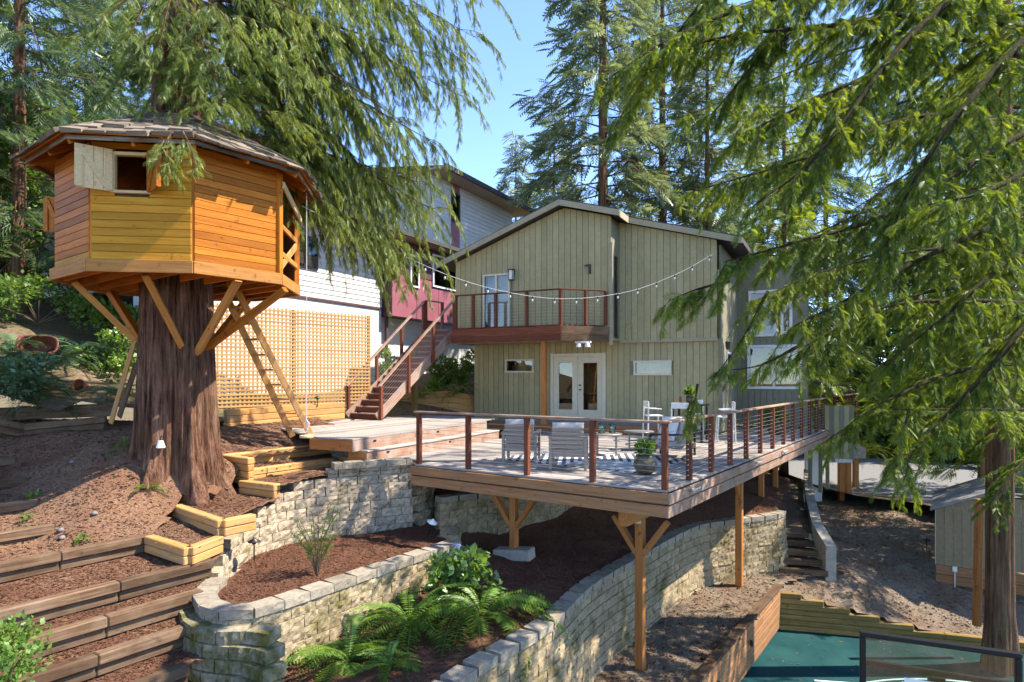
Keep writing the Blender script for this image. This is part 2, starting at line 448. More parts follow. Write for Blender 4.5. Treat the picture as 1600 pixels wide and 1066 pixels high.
def patch(name, poly, ctrl, res, mat, amp=.03, freq=3.0):
    h0 = rbf(ctrl) if not callable(ctrl) else ctrl
    h = lambda x, y: h0(x, y) + amp * wob(x, y, freq, len(name))
    xs = np.arange(min(p[0] for p in poly) - res, max(p[0] for p in poly) + 2 * res, res)
    ys = np.arange(min(p[1] for p in poly) - res, max(p[1] for p in poly) + 2 * res, res)
    X, Y = np.meshgrid(xs, ys); ins = inside(poly, X, Y)
    keep = ins[:-1, :-1] | ins[1:, :-1] | ins[:-1, 1:] | ins[1:, 1:]
    idx = np.arange(X.size).reshape(X.shape)
    q = np.stack([idx[:-1, :-1], idx[:-1, 1:], idx[1:, 1:], idx[1:, :-1]], -1)[keep]
    u, inv = np.unique(q, return_inverse=True); q = inv.reshape(q.shape)
    x = X.ravel()[u]; y = Y.ravel()[u]
    o = link(name, mesh_np(name, np.stack([x, y, h(x, y)], -1), q, mat, True))
    o['kind'] = 'structure'
    HF[name] = (h, poly)
    return o
def flakes(name, src, n, size, mat, label, cat, region=None, flat=.35, seed=1):
    """loose chips lying on a bed: far too many to count"""
    h, poly = HF[src]; poly = region or poly
    r = np.random.default_rng(seed)
    x0 = min(p[0] for p in poly); x1 = max(p[0] for p in poly); y0 = min(p[1] for p in poly); y1 = max(p[1] for p in poly)
    x = r.uniform(x0, x1, n * 3); y = r.uniform(y0, y1, n * 3)
    k = inside(poly, x, y); x = x[k][:n]; y = y[k][:n]; n = len(x)
    z = h(x, y)
    a = r.uniform(0, 2 * np.pi, n); l = size * r.uniform(.5, 1.5, n); w = l * r.uniform(.25, .6, n)
    t = r.uniform(-flat, flat, n) * l; t2 = r.uniform(-flat, flat, n) * w; up = r.uniform(.2, .6, n) * size * .6
    ca, sa = np.cos(a), np.sin(a)
    def pt(u, v, dz): return np.stack([x + ca * u - sa * v, y + sa * u + ca * v, z + up + dz], -1)
    top = pt(0 * l, 0 * l, size * .18)
    v = np.stack([pt(-l, -w, -t - t2), pt(l, -w * .7, t - t2), pt(l * .8, w, t + t2), pt(-l * .9, w, -t + t2)], 1).reshape(-1, 3)
    f = np.arange(4 * n).reshape(-1, 4)
    o = link(name, mesh_np(name, v, f, mat)); o['kind'] = 'stuff'; o['label'] = label; o['category'] = cat
    return o

g = mesh_np('ground', [(-1500, -600, -6.9), (1500, -600, -6.9), (1500, 2500, -6.9), (-1500, 2500, -6.9)], [[0, 1, 2, 3]], M['soil'])
link('ground', g)['kind'] = 'structure'

# wooded hillside that carries the houses and the far trees
hill_ctrl = [(-60, 20, 9), (-30, 20, 4.5), (-22, 30, 6), (-17, 22, 3.0), (-13, 19, 1.5), (-9.9, 15.2, -.3), (-11.4, 17, .8), (-12.3, 15.7, .95), (-9.8, 14, -.7), (-12, 12.5, -.5), (-14, 15, 1.2),
             (-7.6, 14.2, -.75), (-8, 16.5, -.75), (-6, 18.4, -1.15), (-4.6, 20.6, -1.1), (-3.6, 23.4, -.6), (-2.6, 24.6, -.5), (-1.7, 22.6, -1.5), (-1.2, 23.2, -1.55), (-.6, 22.4, -1.6), (-3, 30, .6),
             (0, 24, -1.6), (6, 26, -1.9), (9, 25.5, -3.0), (11.5, 27, -4.6), (14, 29, -5.0), (18, 26, -5.0), (24, 22, -5.3), (30, 16, -5.5), (12, 40, -5.0), (30, 45, -5.0), (60, 60, -4),
             (0, 45, 0), (-20, 60, 8), (-60, 60, 14), (15, 80, -2), (60, 20, -6), (-40, 5, 4), (-18, 8, .5)]
patch('hillside', [(-80, 4), (-12.2, 4), (-12.2, 14.2), (-9.9, 14.6), (-7.4, 14.9), (-6.5, 17.4), (-5.2, 19.6), (-3.1, 21.4), (-1.5, 22.6), (9.6, 24.6), (12.5, 25.5), (15, 24.5), (18, 19), (60, 14), (90, 100), (-90, 100)],
      hill_ctrl, .75, M['soil'], .07, 1.3)

# mound with the tree-house cedar
mound_ctrl = [(-4.55, 9.3, -2.80), (-5.7, 10.15, -2.5), (-6.9, 8.6, -2.5), (-8.3, 6.6, -2.5), (-5.35, 10.6, -2.42), (-6.05, 11.15, -2.2), (-6.7, 10.35, -2.1),
              (-6.2, 11.4, -1.68), (-6.5, 11.3, -1.64), (-5.86, 11.75, -1.68), (-5.72, 11.38, -2.15), (-5.45, 12.2, -1.62), (-5.38, 11.95, -2.0), (-6.3, 12.6, -1.4), (-5.85, 12.85, -1.56), (-4.95, 13.95, -1.54), (-4.2, 15.0, -1.5),
              (-7.2, 12.0, -1.3), (-7.3, 11.2, -1.6), (-8.0, 12.2, -1.28), (-7.0, 13.4, -1.2), (-8.5, 13.3, -1.16), (-9.5, 13.4, -1.15), (-8.0, 14.6, -1.15), (-10.5, 14.4, -1.1),
              (-5.7, 14.0, -1.45), (-6.4, 15.5, -1.15), (-5.2, 15.6, -1.4), (-12.5, 14.6, -1.0), (-11.5, 13.2, -1.2)]
LEFT_STEPS = [(-2.28, (82, 818)), (-2.02, (58, 779)), (-1.78, (41, 745)), (-1.52, (22, 714))]
for z_, (x_, y_) in LEFT_STEPS:
    a_ = PZ(x_, y_, z_)
    for k_ in (.25, 1.3, 2.5):
        p_ = a_ - SD * k_ + FD * .2; mound_ctrl.append((p_.x, p_.y, z_ - .02))
        p_ = a_ - SD * k_ - FD * .14; mound_ctrl.append((p_.x, p_.y, z_ - .24))
patch('mulch_mound', [(-5.75, 10.1), (-8.6, 6.0), (-12.8, 5), (-12.8, 15.0), (-7.2, 15.2), (-6.6, 17.6), (-5.4, 17.6), (-4.4, 16.5), (-4.1, 15.0), (-5.6, 12.75), (-5.25, 12.4), (-5.3, 12.0), (-5.62, 11.5), (-5.95, 11.3)],
      mound_ctrl, .12, M['dirt'], .035, 4.0)

# bed behind the low block wall, bed of ferns, ground under the deck, gravel yard
bedB = [(-1.25, 11.7), (-2.2, 10.3), (-2.9, 9.3), (-3.3, 8.7), (-3.6, 8.5), (-3.95, 8.6), (-4.18, 9.2), (-4.3, 10), (-4.45, 10.9), (-4.3, 11.5), (-3.7, 12.45), (-3.0, 12.8), (-2.1, 13.25), (-1.2, 12.8)]
patch('mulch_bed', bedB, [(-4.2, 9.5, -3.08), (-3.5, 8.6, -3.06), (-2.0, 10.4, -3.06), (-1.3, 11.6, -3.06), (-3.5, 11.8, -3.1), (-2.2, 12.9, -3.1), (-4.2, 11.2, -3.1), (-2.9, 11, -3.06)], .1, M['mulch'], .03, 5)
W3 = [(-1.6, 5.6), (-.62, 7.7), (.56, 9.43), (1.4, 11.2), (2.6, 13.0), (3.63, 14.5), (4.6, 15.7), (5.33, 16.14), (6.3, 16.6), (7.05, 16.95), (7.4, 17.35)]
W3 = [(p.x, p.y) for p in catmull([Vector((a, b, 0)) for a, b in W3], 60)]
bed_poly = [(-3.6, 5.0), (-4.0, 8.1), (-3.2, 8.5), (-2.0, 10.25), (-1.2, 11.5), (-1.5, 12.6), (-2.0, 13.2), (-3.2, 13.6), (-2, 18), (-1, 22.5), (9.5, 24.3), (11.4, 26.3), (8.6, 20)] + [(p[0] - .24, p[1] + .2) for p in W3[::-1]]
bed_ctrl = [(p[0], p[1], -3.66) for p in W3[::6]] + [(-3.6, 7.8, -3.98), (-2.75, 9.0, -3.86), (-2.0, 10.1, -3.72), (-1.3, 11.3, -3.6), (-.6, 12.2, -3.5), (-1.2, 13.4, -3.35), (-.4, 14.2, -3.4), (.9, 14.6, -3.28), (2.1, 15.7, -3.05),
            (-1.0, 14.6, -2.6), (1.0, 15.6, -2.6), (0, 18, -2.2), (3, 18, -2.5), (5, 19, -2.8), (3, 20, -2.3), (6, 21, -2.7), (8, 22, -3.1), (9.5, 24, -3.6), (11, 25.8, -4.0), (-1, 20, -2)]
patch('under_deck_bed', bed_poly, bed_ctrl, .13, M['mulch'], .04, 4)
gr_poly = W3 + [(8.8, 18), (8.9, 17.2), (6.75, 16.1), (3.0, 10.8), (-.8, 5.4)]
patch('gravel_yard', gr_poly, [(-1, 6, -5.3), (2, 10, -5.2), (5, 15, -5.15), (7.3, 17, -5.12), (8.8, 17.6, -5.15), (5, 13.5, -5.17)], .14, M['gravel'], .03, 4)
path_poly = [(8.0, 17.0), (6.68, 15.98), (7.6, 15.72), (10.15, 15.06), (12.4, 14.4), (16, 16), (16.5, 27), (12.8, 30), (11.6, 27), (8.7, 17.6)]
patch('gravel_path', path_poly, [(7.2, 16.3, -5.18), (8.8, 17, -5.2), (6.7, 15.95, -5.33), (7.1, 15.85, -5.38), (7.6, 15.7, -5.47), (8.15, 15.55, -5.6), (8.8, 15.38, -5.73), (9.5, 15.2, -5.86), (10.15, 15.05, -5.98), (12.35, 14.4, -6.02), (9.0, 16.4, -5.33), (11.2, 16.6, -5.42), (10, 20, -5.1), (12, 20, -5.15), (12.5, 27, -4.95), (15, 27, -4.95), (14, 20, -5.2)], .16, M['gravel'], .04, 3)
patch('upper_path', [(7.2, 17.7), (8.3, 17.5), (11.3, 26), (10.0, 26), (7.6, 19.5)], [(7.5, 17.9, -4.28), (8.2, 17.7, -4.28), (10, 24, -4.05), (11, 26, -4.0), (9, 21, -4.15)], .14, M['gravel'], .03, 4)
patch('red_mulch_strip', [(5.6, 18.4), (7.2, 18.0), (10.4, 26.2), (9.0, 26)], [(6.2, 18.2, -3.5), (7.3, 18.4, -3.62), (9.9, 25, -3.5), (9.0, 25, -3.2)], .14, M['mulch'], .03, 4)
patch('driveway', [(12.4, 26.6), (17.5, 25.2), (30, 31), (32, 42), (15, 38)], [(12.4, 27, -4.93), (20, 30, -4.90), (30, 35, -4.88), (15, 38, -4.86), (32, 42, -4.88)], .5, M['asphalt'], .0)
court_poly = [(6.65, 15.85), (2.2, 9.2), (-1.5, 3.5), (16, 3.5), (18, 13.2), (12.4, 14.4), (8.6, 15.2)]
patch('sport_court', court_poly, lambda x, y: -6.22 + 0 * x, .6, M['court'], .0)
def flat_ring(name, c, r, w, a0, a1, z, mat, n=40):
    v = []; f = []
    for i in range(n + 1):
        a = a0 + (a1 - a0) * i / n
        for q in (r - w / 2, r + w / 2): v.append((c[0] + q * math.cos(a), c[1] + q * math.sin(a), z))
    f = [[2 * i, 2 * i + 1, 2 * i + 3, 2 * i + 2] for i in range(n)]
    o = link(name, mesh_py(name, v, f, mat)); o['kind'] = 'structure'; return o
flat_ring('court_marking', (8.3, 9.6), 3.6, .06, 1.1, 3.3, -6.214, M['courtline'])
q = MB(); q.add([(6.2, 13.1, -6.214), (9.2, 12.6, -6.214), (9.21, 12.66, -6.214), (6.21, 13.16, -6.214)], [[0, 1, 2, 3]])
q.build('court_marking', M['courtline'])['kind'] = 'structure'

# loose chips and stones
flakes('wood_chips', 'mulch_bed', 9000, .022, M['mulch'], 'loose red wood chips in the bed behind the low curved block wall', 'wood chips', seed=2)
flakes('bark_litter', 'mulch_mound', 30000, .024, M['dirt'], 'needle and bark litter covering the mound round the cedar', 'litter', seed=3)
flakes('mulch_chips', 'under_deck_bed', 22000, .03, M['mulch'], 'dark red bark chips on the slope under the deck', 'mulch', seed=4)
flakes('loose_gravel', 'gravel_yard', 14000, .026, M['gravel'], 'loose pea gravel below the long curved wall', 'gravel', flat=.6, seed=5)
flakes('path_gravel', 'gravel_path', 16000, .03, M['gravel'], 'leaf strewn gravel beside the shed', 'gravel', flat=.6, seed=6)
flakes('fallen_leaves', 'sport_court', 700, .03, M['dirt'], 'fallen leaves scattered over the teal court', 'leaves', seed=7)
flakes('leaf_litter', 'gravel_yard', 900, .04, M['mulch'], 'brown leaf litter on the gravel below the long wall', 'leaves', flat=.8, seed=8)

# ------------------------------------------------------------------ retaining walls of split-face blocks
def block_meshes(L, H, dep, mat, n=6, rough=.03, seed=3, split=True):
    r = random.Random(seed); out = []
    for k in range(n):
        nx, nz = 8, 4; v = []; f = []
        for j in range(nz):
            for i in range(nx):
                e = 0 if (i in (0, nx - 1) or j in (0, nz - 1)) else 1
                y = (-r.uniform(0, 1) ** 1.5 * rough * e - r.uniform(0, .45) * rough * (1 - e)) if split else -rough * .2 * e
                v.append((-L / 2 + L * i / (nx - 1) + (r.uniform(-.25, .25) * L / nx if e else 0), y, H * j / (nz - 1) + (r.uniform(-.25, .25) * H / nz if e else 0)))
        for j in range(nz - 1):
            for i in range(nx - 1):
                a = j * nx + i; f.append([a, a + 1, a + 1 + nx, a + nx])
        b = len(v); v += [(-L / 2 * .86, dep, 0), (L / 2 * .86, dep, 0), (L / 2 * .86, dep, H), (-L / 2 * .86, dep, H)]
        bot = [i for i in range(nx)]; top = [(nz - 1) * nx + i for i in range(nx)]
        f.append(bot[::-1] + [b, b + 1]); f.append(top + [b + 2, b + 3])
        f.append([nx * j for j in range(nz)] [::1] + [b + 3, b]); f.append([nx - 1 + nx * j for j in range(nz)][::-1] + [b + 1, b + 2])
        f.append([b, b + 3, b + 2, b + 1])
        out.append(mesh_py('block', v, f, mat))
    return out
def course(parent, path, z, meshes, L, s0, s1, off=0, side=1, gap=.012, name='block', jit=.006, out=0.0):
    """a row of blocks along path (list of Vector), front on the given side"""
    at, tot = resample(path, .1)
    s1 = min(s1, tot); s = s0 + (L * .5 if off else 0)
    k = 0; pos = []
    if off and s - s0 > .12: pos.append(((s0 + s) / 2, (s - s0) / L))
    while s < s1 - .1:
        l = min(L, s1 - s); pos.append((s + l / 2, l / L)); s += l
    for c, sc in pos:
        p, t = at(c)
        a, _ = at(max(0, c - L * sc * .45)); b, _ = at(c + L * sc * .45)
        if (b - a).length > .02: t = (b - a).normalized()
        x = t * side; y = UP.cross(x).normalized()
        p = (a + b) / 2 if (b - a).length > .02 else p
        pz = p - y * (out + RNG.uniform(0, jit))
        ang = RNG.uniform(-.012, .012)
        x2 = (x * math.cos(ang) + y * math.sin(ang)).normalized(); y2 = UP.cross(x2)
        sx = max(.12, sc - gap / L)
        mw = Matrix(((x2.x * sx, y2.x, 0, pz.x), (x2.y * sx, y2.y, 0, pz.y), (0, 0, 1, z + RNG.uniform(-.002, .002)), (0, 0, 0, 1)))
        link(name, RNG.choice(meshes), parent, mw)
def vpath(pts, n=60): return catmull([Vector((a, b, 0)) for a, b in pts], n)
CH = .17; BL = .42
blk = block_meshes(BL, CH - .008, .24, M['stone'], 7, .042)
blkm = block_meshes(BL, CH - .008, .24, M['stonemoss'], 7, .042, 9)
blkc = block_meshes(.36, CH - .008, .3, M['mossblock'], 7, .03, 19)
capm = block_meshes(BL, CH - .05, .28, M['capstone'], 4, .014, 5)

# tall stepped wall at the top (steps down to the left), returns under the deck
wa = thing('block_retaining_wall', 'tall stepped wall of pale split-face blocks ending at the left deck corner', 'retaining wall', (-3, 12.6, -3.3), 'split-face block retaining walls')
pathA = vpath([(-4.5, 9.75), (-4.6, 10.3), (-4.58, 10.9), (-4.38, 11.5), (-3.95, 12.15), (-3.4, 12.55), (-2.75, 12.9), (-2.05, 13.25)], 80)
atA, totA = resample(pathA, .1)
def sA(y):     # arc length at which the wall reaches depth y
    for k in range(400):
        if atA(totA * k / 400)[0].y >= y: return totA * k / 400
    return totA
starts = [(-2.99, 9.8), (-2.82, 10.15), (-2.65, 10.5), (-2.48, 10.9), (-2.31, 11.3), (-2.14, 11.65), (-1.97, 12.0), (-1.80, 12.45)]
for k, (zt, y0) in enumerate(starts):
    course(wa, pathA, zt - CH, blk, BL, sA(y0), totA, k % 2, 1, out=-(k * .012))
course(wa, pathA, -2.99 - 2 * CH, blk, BL, sA(9.8), totA, 1, 1)
ret = [Vector((-2.05, 13.25, 0)), Vector((-1.85, 13.6, 0)), Vector((-1.55, 14.3, 0))]
for k, (zt, y0) in enumerate(starts): course(wa, ret, zt - CH, blkm, BL, 0 if k % 2 else .21, .9, 0, 1, out=-(k * .012))
for k, (zt, y0) in enumerate(starts[:-1]):     # top faces of the stepped ends are bare caps
    pass
course(wa, pathA, -1.80 + .001, capm, BL, sA(12.5), totA, 1, 1, name='cap_block', out=.02)

# low curved wall round the mulch bed with its spiral end
wb = thing('block_retaining_wall', 'low curved block wall with smooth grey caps around the mulch bed', 'retaining wall', (-3, 9, -4), 'split-face block retaining walls')
pathB = vpath([(-4.52, 9.9), (-4.5, 9.4), (-4.32, 8.75), (-3.95, 8.32), (-3.55, 8.2), (-3.22, 8.42), (-2.75, 9.1), (-2.03, 10.15), (-1.5, 10.95), (-1.15, 11.4), (-.95, 11.75)], 90)
for k in range(0, 7):
    course(wb, pathB, -2.99 - .12 - CH * (k + 1), blkm if k > 0 else blkm, BL, 0, 99, k % 2, -1 if False else 1, out=k * .012)
course(wb, pathB, -2.99 - .12, capm, BL, .3, 99, 0, 1, name='cap_block', out=.03)
# end of the low wall turns in under the deck
for k in range(0, 6):
    course(wb, [Vector((-.95, 11.75, 0)), Vector((-.98, 12.2, 0)), Vector((-1.25, 12.6, 0))], -2.99 - CH * (k + 1) + .1, blkm, BL, 0, 99, k % 2, 1, out=-.02)
# mossy wing beside the timber stair, every course reaching further forward
wc = thing('block_retaining_wall', 'moss covered block wall curving down beside the timber stair', 'retaining wall', (-4, 8, -5), 'split-face block retaining walls')
for k in range(1, 10):
    z = -2.99 - CH * (k + 1)
    ex = .17 * k
    pth = vpath([(-4.72, 9.9), (-4.66, 9.3), (-4.45, 8.62), (-4.02, 8.12), (-3.6, 7.98), (-3.32 + .1 * ex, 8.05 - .25 * ex), (-3.05 + .25 * ex, 8.05 - .75 * ex)], 60)
    course(wc, pth, z, blkc, .36, 0, 99, k % 2, 1, out=.015 * k)

# long wall below the deck
wd = thing('block_retaining_wall', 'long curving tan block wall under the deck, above the gravel', 'retaining wall', (2, 12, -5.2), 'split-face block retaining walls')
pathD = [Vector((a, b, 0)) for a, b in W3]
blk3 = block_meshes(.46, CH - .006, .24, M['tanblock'], 7, .035, 21)
for k in range(9):
    course(wd, pathD, -3.63 - .1 - CH * (k + 1), blk3, .46, .8, 99, k % 2, 1, out=k * .012)
course(wd, pathD, -3.63 - .1, capm, .46, .8, 99, 0, 1, name='cap_block', out=.03)
# small curved wall in the shade beneath the deck
we = thing('block_retaining_wall', 'short concave block wall in deep shade beneath the deck floor', 'retaining wall', (0, 14.3, -3.4), 'split-face block retaining walls')
pathE = vpath([(-1.5, 13.3), (-.9, 13.75), (-.1, 14.1), (.8, 14.6), (1.6, 15.3), (2.2, 16.2)], 40)
for k in range(5): course(we, pathE, -2.62 - CH * (k + 1), blk3, .46, 0, 99, k % 2, 1)
course(we, pathE, -2.62, capm, .46, 0, 99, 0, 1, name='cap_block', out=.02)
# block edging along the red mulch strip
wf = thing('block_retaining_wall', 'low grey block edging between the red mulch strip and the upper path', 'retaining wall', (8, 20, -4.2), 'split-face block retaining walls')
pathF = [Vector((7.25, 17.75, 0)), Vector((7.5, 19.2, 0)), Vector((10.1, 25.8, 0))]
for k in range(4): course(wf, pathF, -4.25 + CH * k, blk3, .46, 0, 99, k % 2, 1)
# footing block under the post
fb = thing('footing_block', 'loose mossy concrete block beside the braced post under the deck', 'block', P(800, 872, 12.6))
beam('slab', P(775, 865, 12.8), P(832, 866, 12.5), .34, .22, M['concrete'], fb, ch=.02)

# concrete wall between the two paths
cw = MB()
cp = [Vector((8.25, 16.55, 0)), Vector((8.35, 17.5, 0)), Vector((9.6, 20.6, 0)), Vector((11.9, 25.8, 0))]
ct = [-4.35, -4.0, -3.85, -3.7]
for i in range(3):
    a, b = cp[i], cp[i + 1]; n = (b - a).cross(UP).normalized() * .13
    cw.add([a - n + UP * -5.5, a + n + UP * -5.5, b + n + UP * -5.5, b - n + UP * -5.5, a - n + UP * ct[i], a + n + UP * ct[i], b + n + UP * ct[i + 1], b - n + UP * ct[i + 1]],
           [[0, 1, 5, 4], [1, 2, 6, 5], [2, 3, 7, 6], [3, 0, 4, 7], [4, 5, 6, 7]])
o = cw.build('concrete_wall', M['concrete']); tag(o, 'poured concrete wall rising beside the short timber steps', 'wall')
o = MB(); o.prism([Vector((11.75, 25.6, -5.3)), Vector((12.4, 25.6, -5.3)), Vector((12.4, 25.6, -2.95)), Vector((11.75, 25.6, -2.95))], (1.5, 3.4, 0))
o = o.build('white_wall', M['white']); tag(o, 'low white wall at the edge of the driveway', 'wall')

# ------------------------------------------------------------------ timber steps
def timber(parent, p0, p1, h=.2, w=.18, mat='oldtimber', name='timber', n=1):
    """top edge line from p0 to p1; n timbers stacked downwards"""
    for k in range(n):
        rc = -FD * (-.045 * k) if mat == 'oldtimber' and n == 2 else Vector((0, 0, 0))
        beam(name, Vector(p0) - UP * (h * (k + .5)) + rc, Vector(p1) - UP * (h * (k + .5)) + rc, w - .012 * k, h - .006, M[mat], parent, ch=.014)
st = thing('timber_stair', 'wide stair of weathered timbers filled with mulch at the lower left', 'stair', (-5.5, 8, -4))
rows = [(-2.45, (233, 834), -3.4), (-2.70, (330, 872), -3.6), (-2.96, (314, 920), -3.4), (-3.22, (305, 971), -3.3), (-3.48, (292, 1036), -3.2), (-3.74, (285, 1100), -3.2), (-4.0, (278, 1160), -3.2)]
tread_top = []
for i, (z, pr, L) in enumerate(rows):
    a = PZ(pr[0], pr[1], z); b = a + SD * L
    m = a.lerp(b, .36)
    timber(st, b, m + SD * -.004, .14, .16, 'oldtimber', n=2); timber(st, m + SD * .004, a, .14, .16, 'oldtimber', n=2)
    tread_top.append((a, b, z))
# mulch treads
for i in range(len(rows)):
    a, b, z = tread_top[i]
    if i == 0: continue
    nb = Vector((-.819, .574, 0))
    a0, b0, z0 = tread_top[i - 1]
    wdt = max(.2, abs((a0 - a).dot(nb)) - .12)
    aa = a + SD * .25 + nb * .1; b = b + nb * .1
    pl = [(aa.x, aa.y), (b.x, b.y), (b.x + nb.x * wdt, b.y + nb.y * wdt), (aa.x + nb.x * wdt, aa.y + nb.y * wdt)]
    nm = 'mulch_tread%d' % i
    o = patch('mulch_tread', pl, lambda x, y, z=z: z - .035 + 0 * x, .1, M['dirt'], .018, 6)
    HF[nm] = HF['mulch_tread']
    flakes('tread_chips', nm, 3500, .022, M['mulch'], 'loose bark chips on step %s of the wide timber stair from its top' % ['', 'one', 'two', 'three', 'four', 'five', 'six'][i], 'wood chips', seed=20 + i)
# short timbers at the left edge
sl = thing('timber_stair', 'dark short timber steps climbing at the far left edge', 'stair', (-8.5, 11, -2.5))
for z, (x, y) in LEFT_STEPS:
    a = PZ(x, y, z); timber(sl, a + SD * -2.6, a, .15, .17, 'oldtimber', n=2)
    b = a + FD * .1
    timber(sl, a + FD * .16 + SD * -.1, a + FD * 1.0 + SD * -.1, .15, .16, 'oldtimber', n=2)
# boxed steps between the mound and the tall wall
sb = thing('boxed_timber_steps', 'orange new timber boxed steps climbing between the mound and the block wall', 'steps', (-5, 11.5, -2.6))
c4a, c4b, c4c = PZ(233, 836, -2.45), PZ(295, 855, -2.45), PZ(343, 837, -2.45)
timber(sb, c4a + FD * .0, c4b, .13, .16, 'newtimber', n=2); timber(sb, c4b, c4c, .13, .16, 'newtimber', n=2)
c3a, c3b, c3c = PZ(276, 788, -2.23), PZ(347, 812, -2.23), PZ(372, 767, -2.23)
timber(sb, c3a, c3b, .13, .16, 'newtimber', n=2); timber(sb, c3a + SD * .09, c3c, .13, .16, 'newtimber', n=2)
timber(sb, c3b, c3b + SD * .55, .13, .16, 'newtimber', n=2)
c2a, c2b, c2d, c2c = Vector((-5.15, 12.2, -1.95)), Vector((-4.3, 11.72, -1.95)), Vector((-5.1, 12.3, -1.76)), Vector((-3.95, 14.05, -1.76))
timber(sb, c2a, c2b, .13, .16, 'newtimber', n=2); timber(sb, c2d, c2c, .13, .16, 'newtimber', n=3)
c1a, c1c = Vector((-5.75, 12.75, -1.53)), Vector((-4.3, 15.0, -1.53))
timber(sb, c1a, c1c, .13, .16, 'newtimber', n=3); timber(sb, c1a + FD * -.08, c1a + FD * -.95, .13, .15, 'newtimber', n=4)
timber(sb, PZ(532, 712, -1.78), PZ(600, 722, -1.76), .12, .14, 'newtimber', n=2)
def quadpatch(nm, pts, mat='dirt'):
    pl = [(p[0], p[1]) for p in pts]
    patch(nm, pl, [tuple(p) for p in pts], .09, M[mat], .015, 6)
    k = len([0 for q_ in HF if q_.startswith('fill_')]); HF['fill_%d' % k] = HF[nm]
    flakes('step_chips', 'fill_%d' % k, 2600, .022, M[mat], 'bark litter filling the %s boxed timber step from below' % ['lowest', 'second', 'third', 'top'][k], 'litter', seed=60 + k)
quadpatch('step_fill', [c4a + Vector((0, 0, -.03)), c4b + Vector((0, 0, -.03)), c4c + Vector((0, 0, -.03)), c3b + Vector((0, 0, -.26)), c3a + Vector((0, 0, -.2))])
quadpatch('step_fill', [c3a + Vector((0, 0, -.03)), c3b + Vector((0, 0, -.03)), Vector((-4.5, 11.1, -2.26)), c2b + Vector((0, 0, -.25)), c2a + Vector((0, 0, -.25)), Vector((-5.3, 12.5, -2.15)), Vector((-5.5, 12.0, -2.15))])
quadpatch('step_fill', [c2a + Vector((0, 0, -.03)), c2b + Vector((0, 0, -.03)), Vector((-3.75, 12.5, -1.9)), Vector((-2.2, 13.25, -1.87)), Vector((-2.2, 14.3, -1.9)), Vector((-3.5, 14.8, -1.9)), c2c + Vector((.2, -.1, -.16)), c2d + Vector((.1, -.05, -.2))])
quadpatch('step_fill', [c1a + Vector((0, 0, -.24)), c3c + Vector((0, 0, .4)), c2d + Vector((0, 0, -.03)), c2c + Vector((0, 0, -.03)), c1c + Vector((0, 0, -.24))])
# low timber planter at the left
pl = thing('timber_planter', 'low dark timber planter box by the leaning boards', 'planter', (-9.5, 12.6, -1))
a, b = P(0, 641, 14.6), P(180, 630, 14.6); timber(pl, a + Vector((-1.5, 0, 0)), b, .15, .15, 'oldtimber', n=2)
a, b, c = P(38, 662, 13.4), P(166, 650, 13.8), P(-10, 652, 12.9)
timber(pl, a, b, .15, .15, 'oldtimber', n=2); timber(pl, c, a, .15, .15, 'oldtimber', n=2)
# timber retaining beds behind the terrace
tb = thing('timber_retaining_bed', 'long timber retaining bed in front of the lattice fence', 'retaining wall', (-5, 17, -1.3))
a, b = P(352, 640, 15.2), P(536, 628, 18.6)
for k in range(3): timber(tb, a - UP * (.16 * k), b - UP * (.16 * k), .16, .16, 'newtimber')
tb2 = thing('timber_retaining_bed', 'dark timber retaining bed behind the outdoor staircase, by the green house', 'retaining wall', (-2.5, 22, -1.3))
a, b, c = P(590, 618, 22.2), P(700, 611, 23.2), P(742, 618, 23.6)
for k in range(5):
    timber(tb2, a - UP * (.2 * k), b - UP * (.2 * k), .2, .18, 'newtimber'); timber(tb2, b - UP * (.2 * k), c - UP * (.2 * k), .2, .18, 'newtimber')
# short flight by the concrete wall
sf = thing('timber_steps', 'five dark timber steps with gravel treads beside the concrete wall', 'steps', (7.7, 17, -5.15))
for k in range(5):
    z = -5.0 + .185 * k
    c0 = Vector((7.02, 16.82, z)) + Vector((.02, .27 * k + .05, 0)); c1 = Vector((8.14, 16.6, z)) + Vector((.05, .27 * k, 0))
    timber(sf, c0, c1, .165, .14, 'oldtimber')
    beam('tread', c0 + Vector((.02, .2, -.06)), c1 + Vector((.02, .2, -.06)), .3, .06, M['oldtimber'], sf)
# court walls
kw = thing('court_wall', 'brown plank wall along the left side of the teal court', 'wall', (4.5, 12.6, -6.2))
a, b = Vector((6.58, 15.78, 0)), Vector((1.9, 9.1, 0))
for k in range(5):
    z = -5.14 - .2 * k
    for t0, t1 in ((0, .33), (.33, .7), (.7, 1)):
        if k % 2: t0, t1 = max(0, t0 - .12) if t0 else 0, min(1, t1 - .12) if t1 < 1 else 1
        beam('plank', a.lerp(b, t0) + UP * (z - .1), a.lerp(b, t1) + UP * (z - .1), .07, .192, M['fascia'], kw)
beam('cap', a + UP * -5.11, b + UP * -5.11, .2, .05, M['oldtimber'], kw)
for t in (.35, .62): beam('bracket', a.lerp(b, t) + Vector((.07, -.05, -5.5)), a.lerp(b, t) + Vector((.07, -.05, -5.62)), .05, .05, M['black'], kw)
kb = thing('court_wall', 'low stepped mossy timber wall at the back of the teal court', 'wall', (9, 15.3, -6.2))
a, b, c = Vector((6.62, 15.86, 0)), Vector((10.1, 14.95, 0)), Vector((12.3, 14.3, 0))
mossyt = wood('mossy_timber', [(.2, (.11, .065, .022)), (.5, (.23, .145, .05)), (.8, (.33, .22, .09))], .8, .15, (.13, .105, .025), .55)
M['mossyt'] = mossyt
ends = [1, 1, .82, .62, .44, .28, .14]
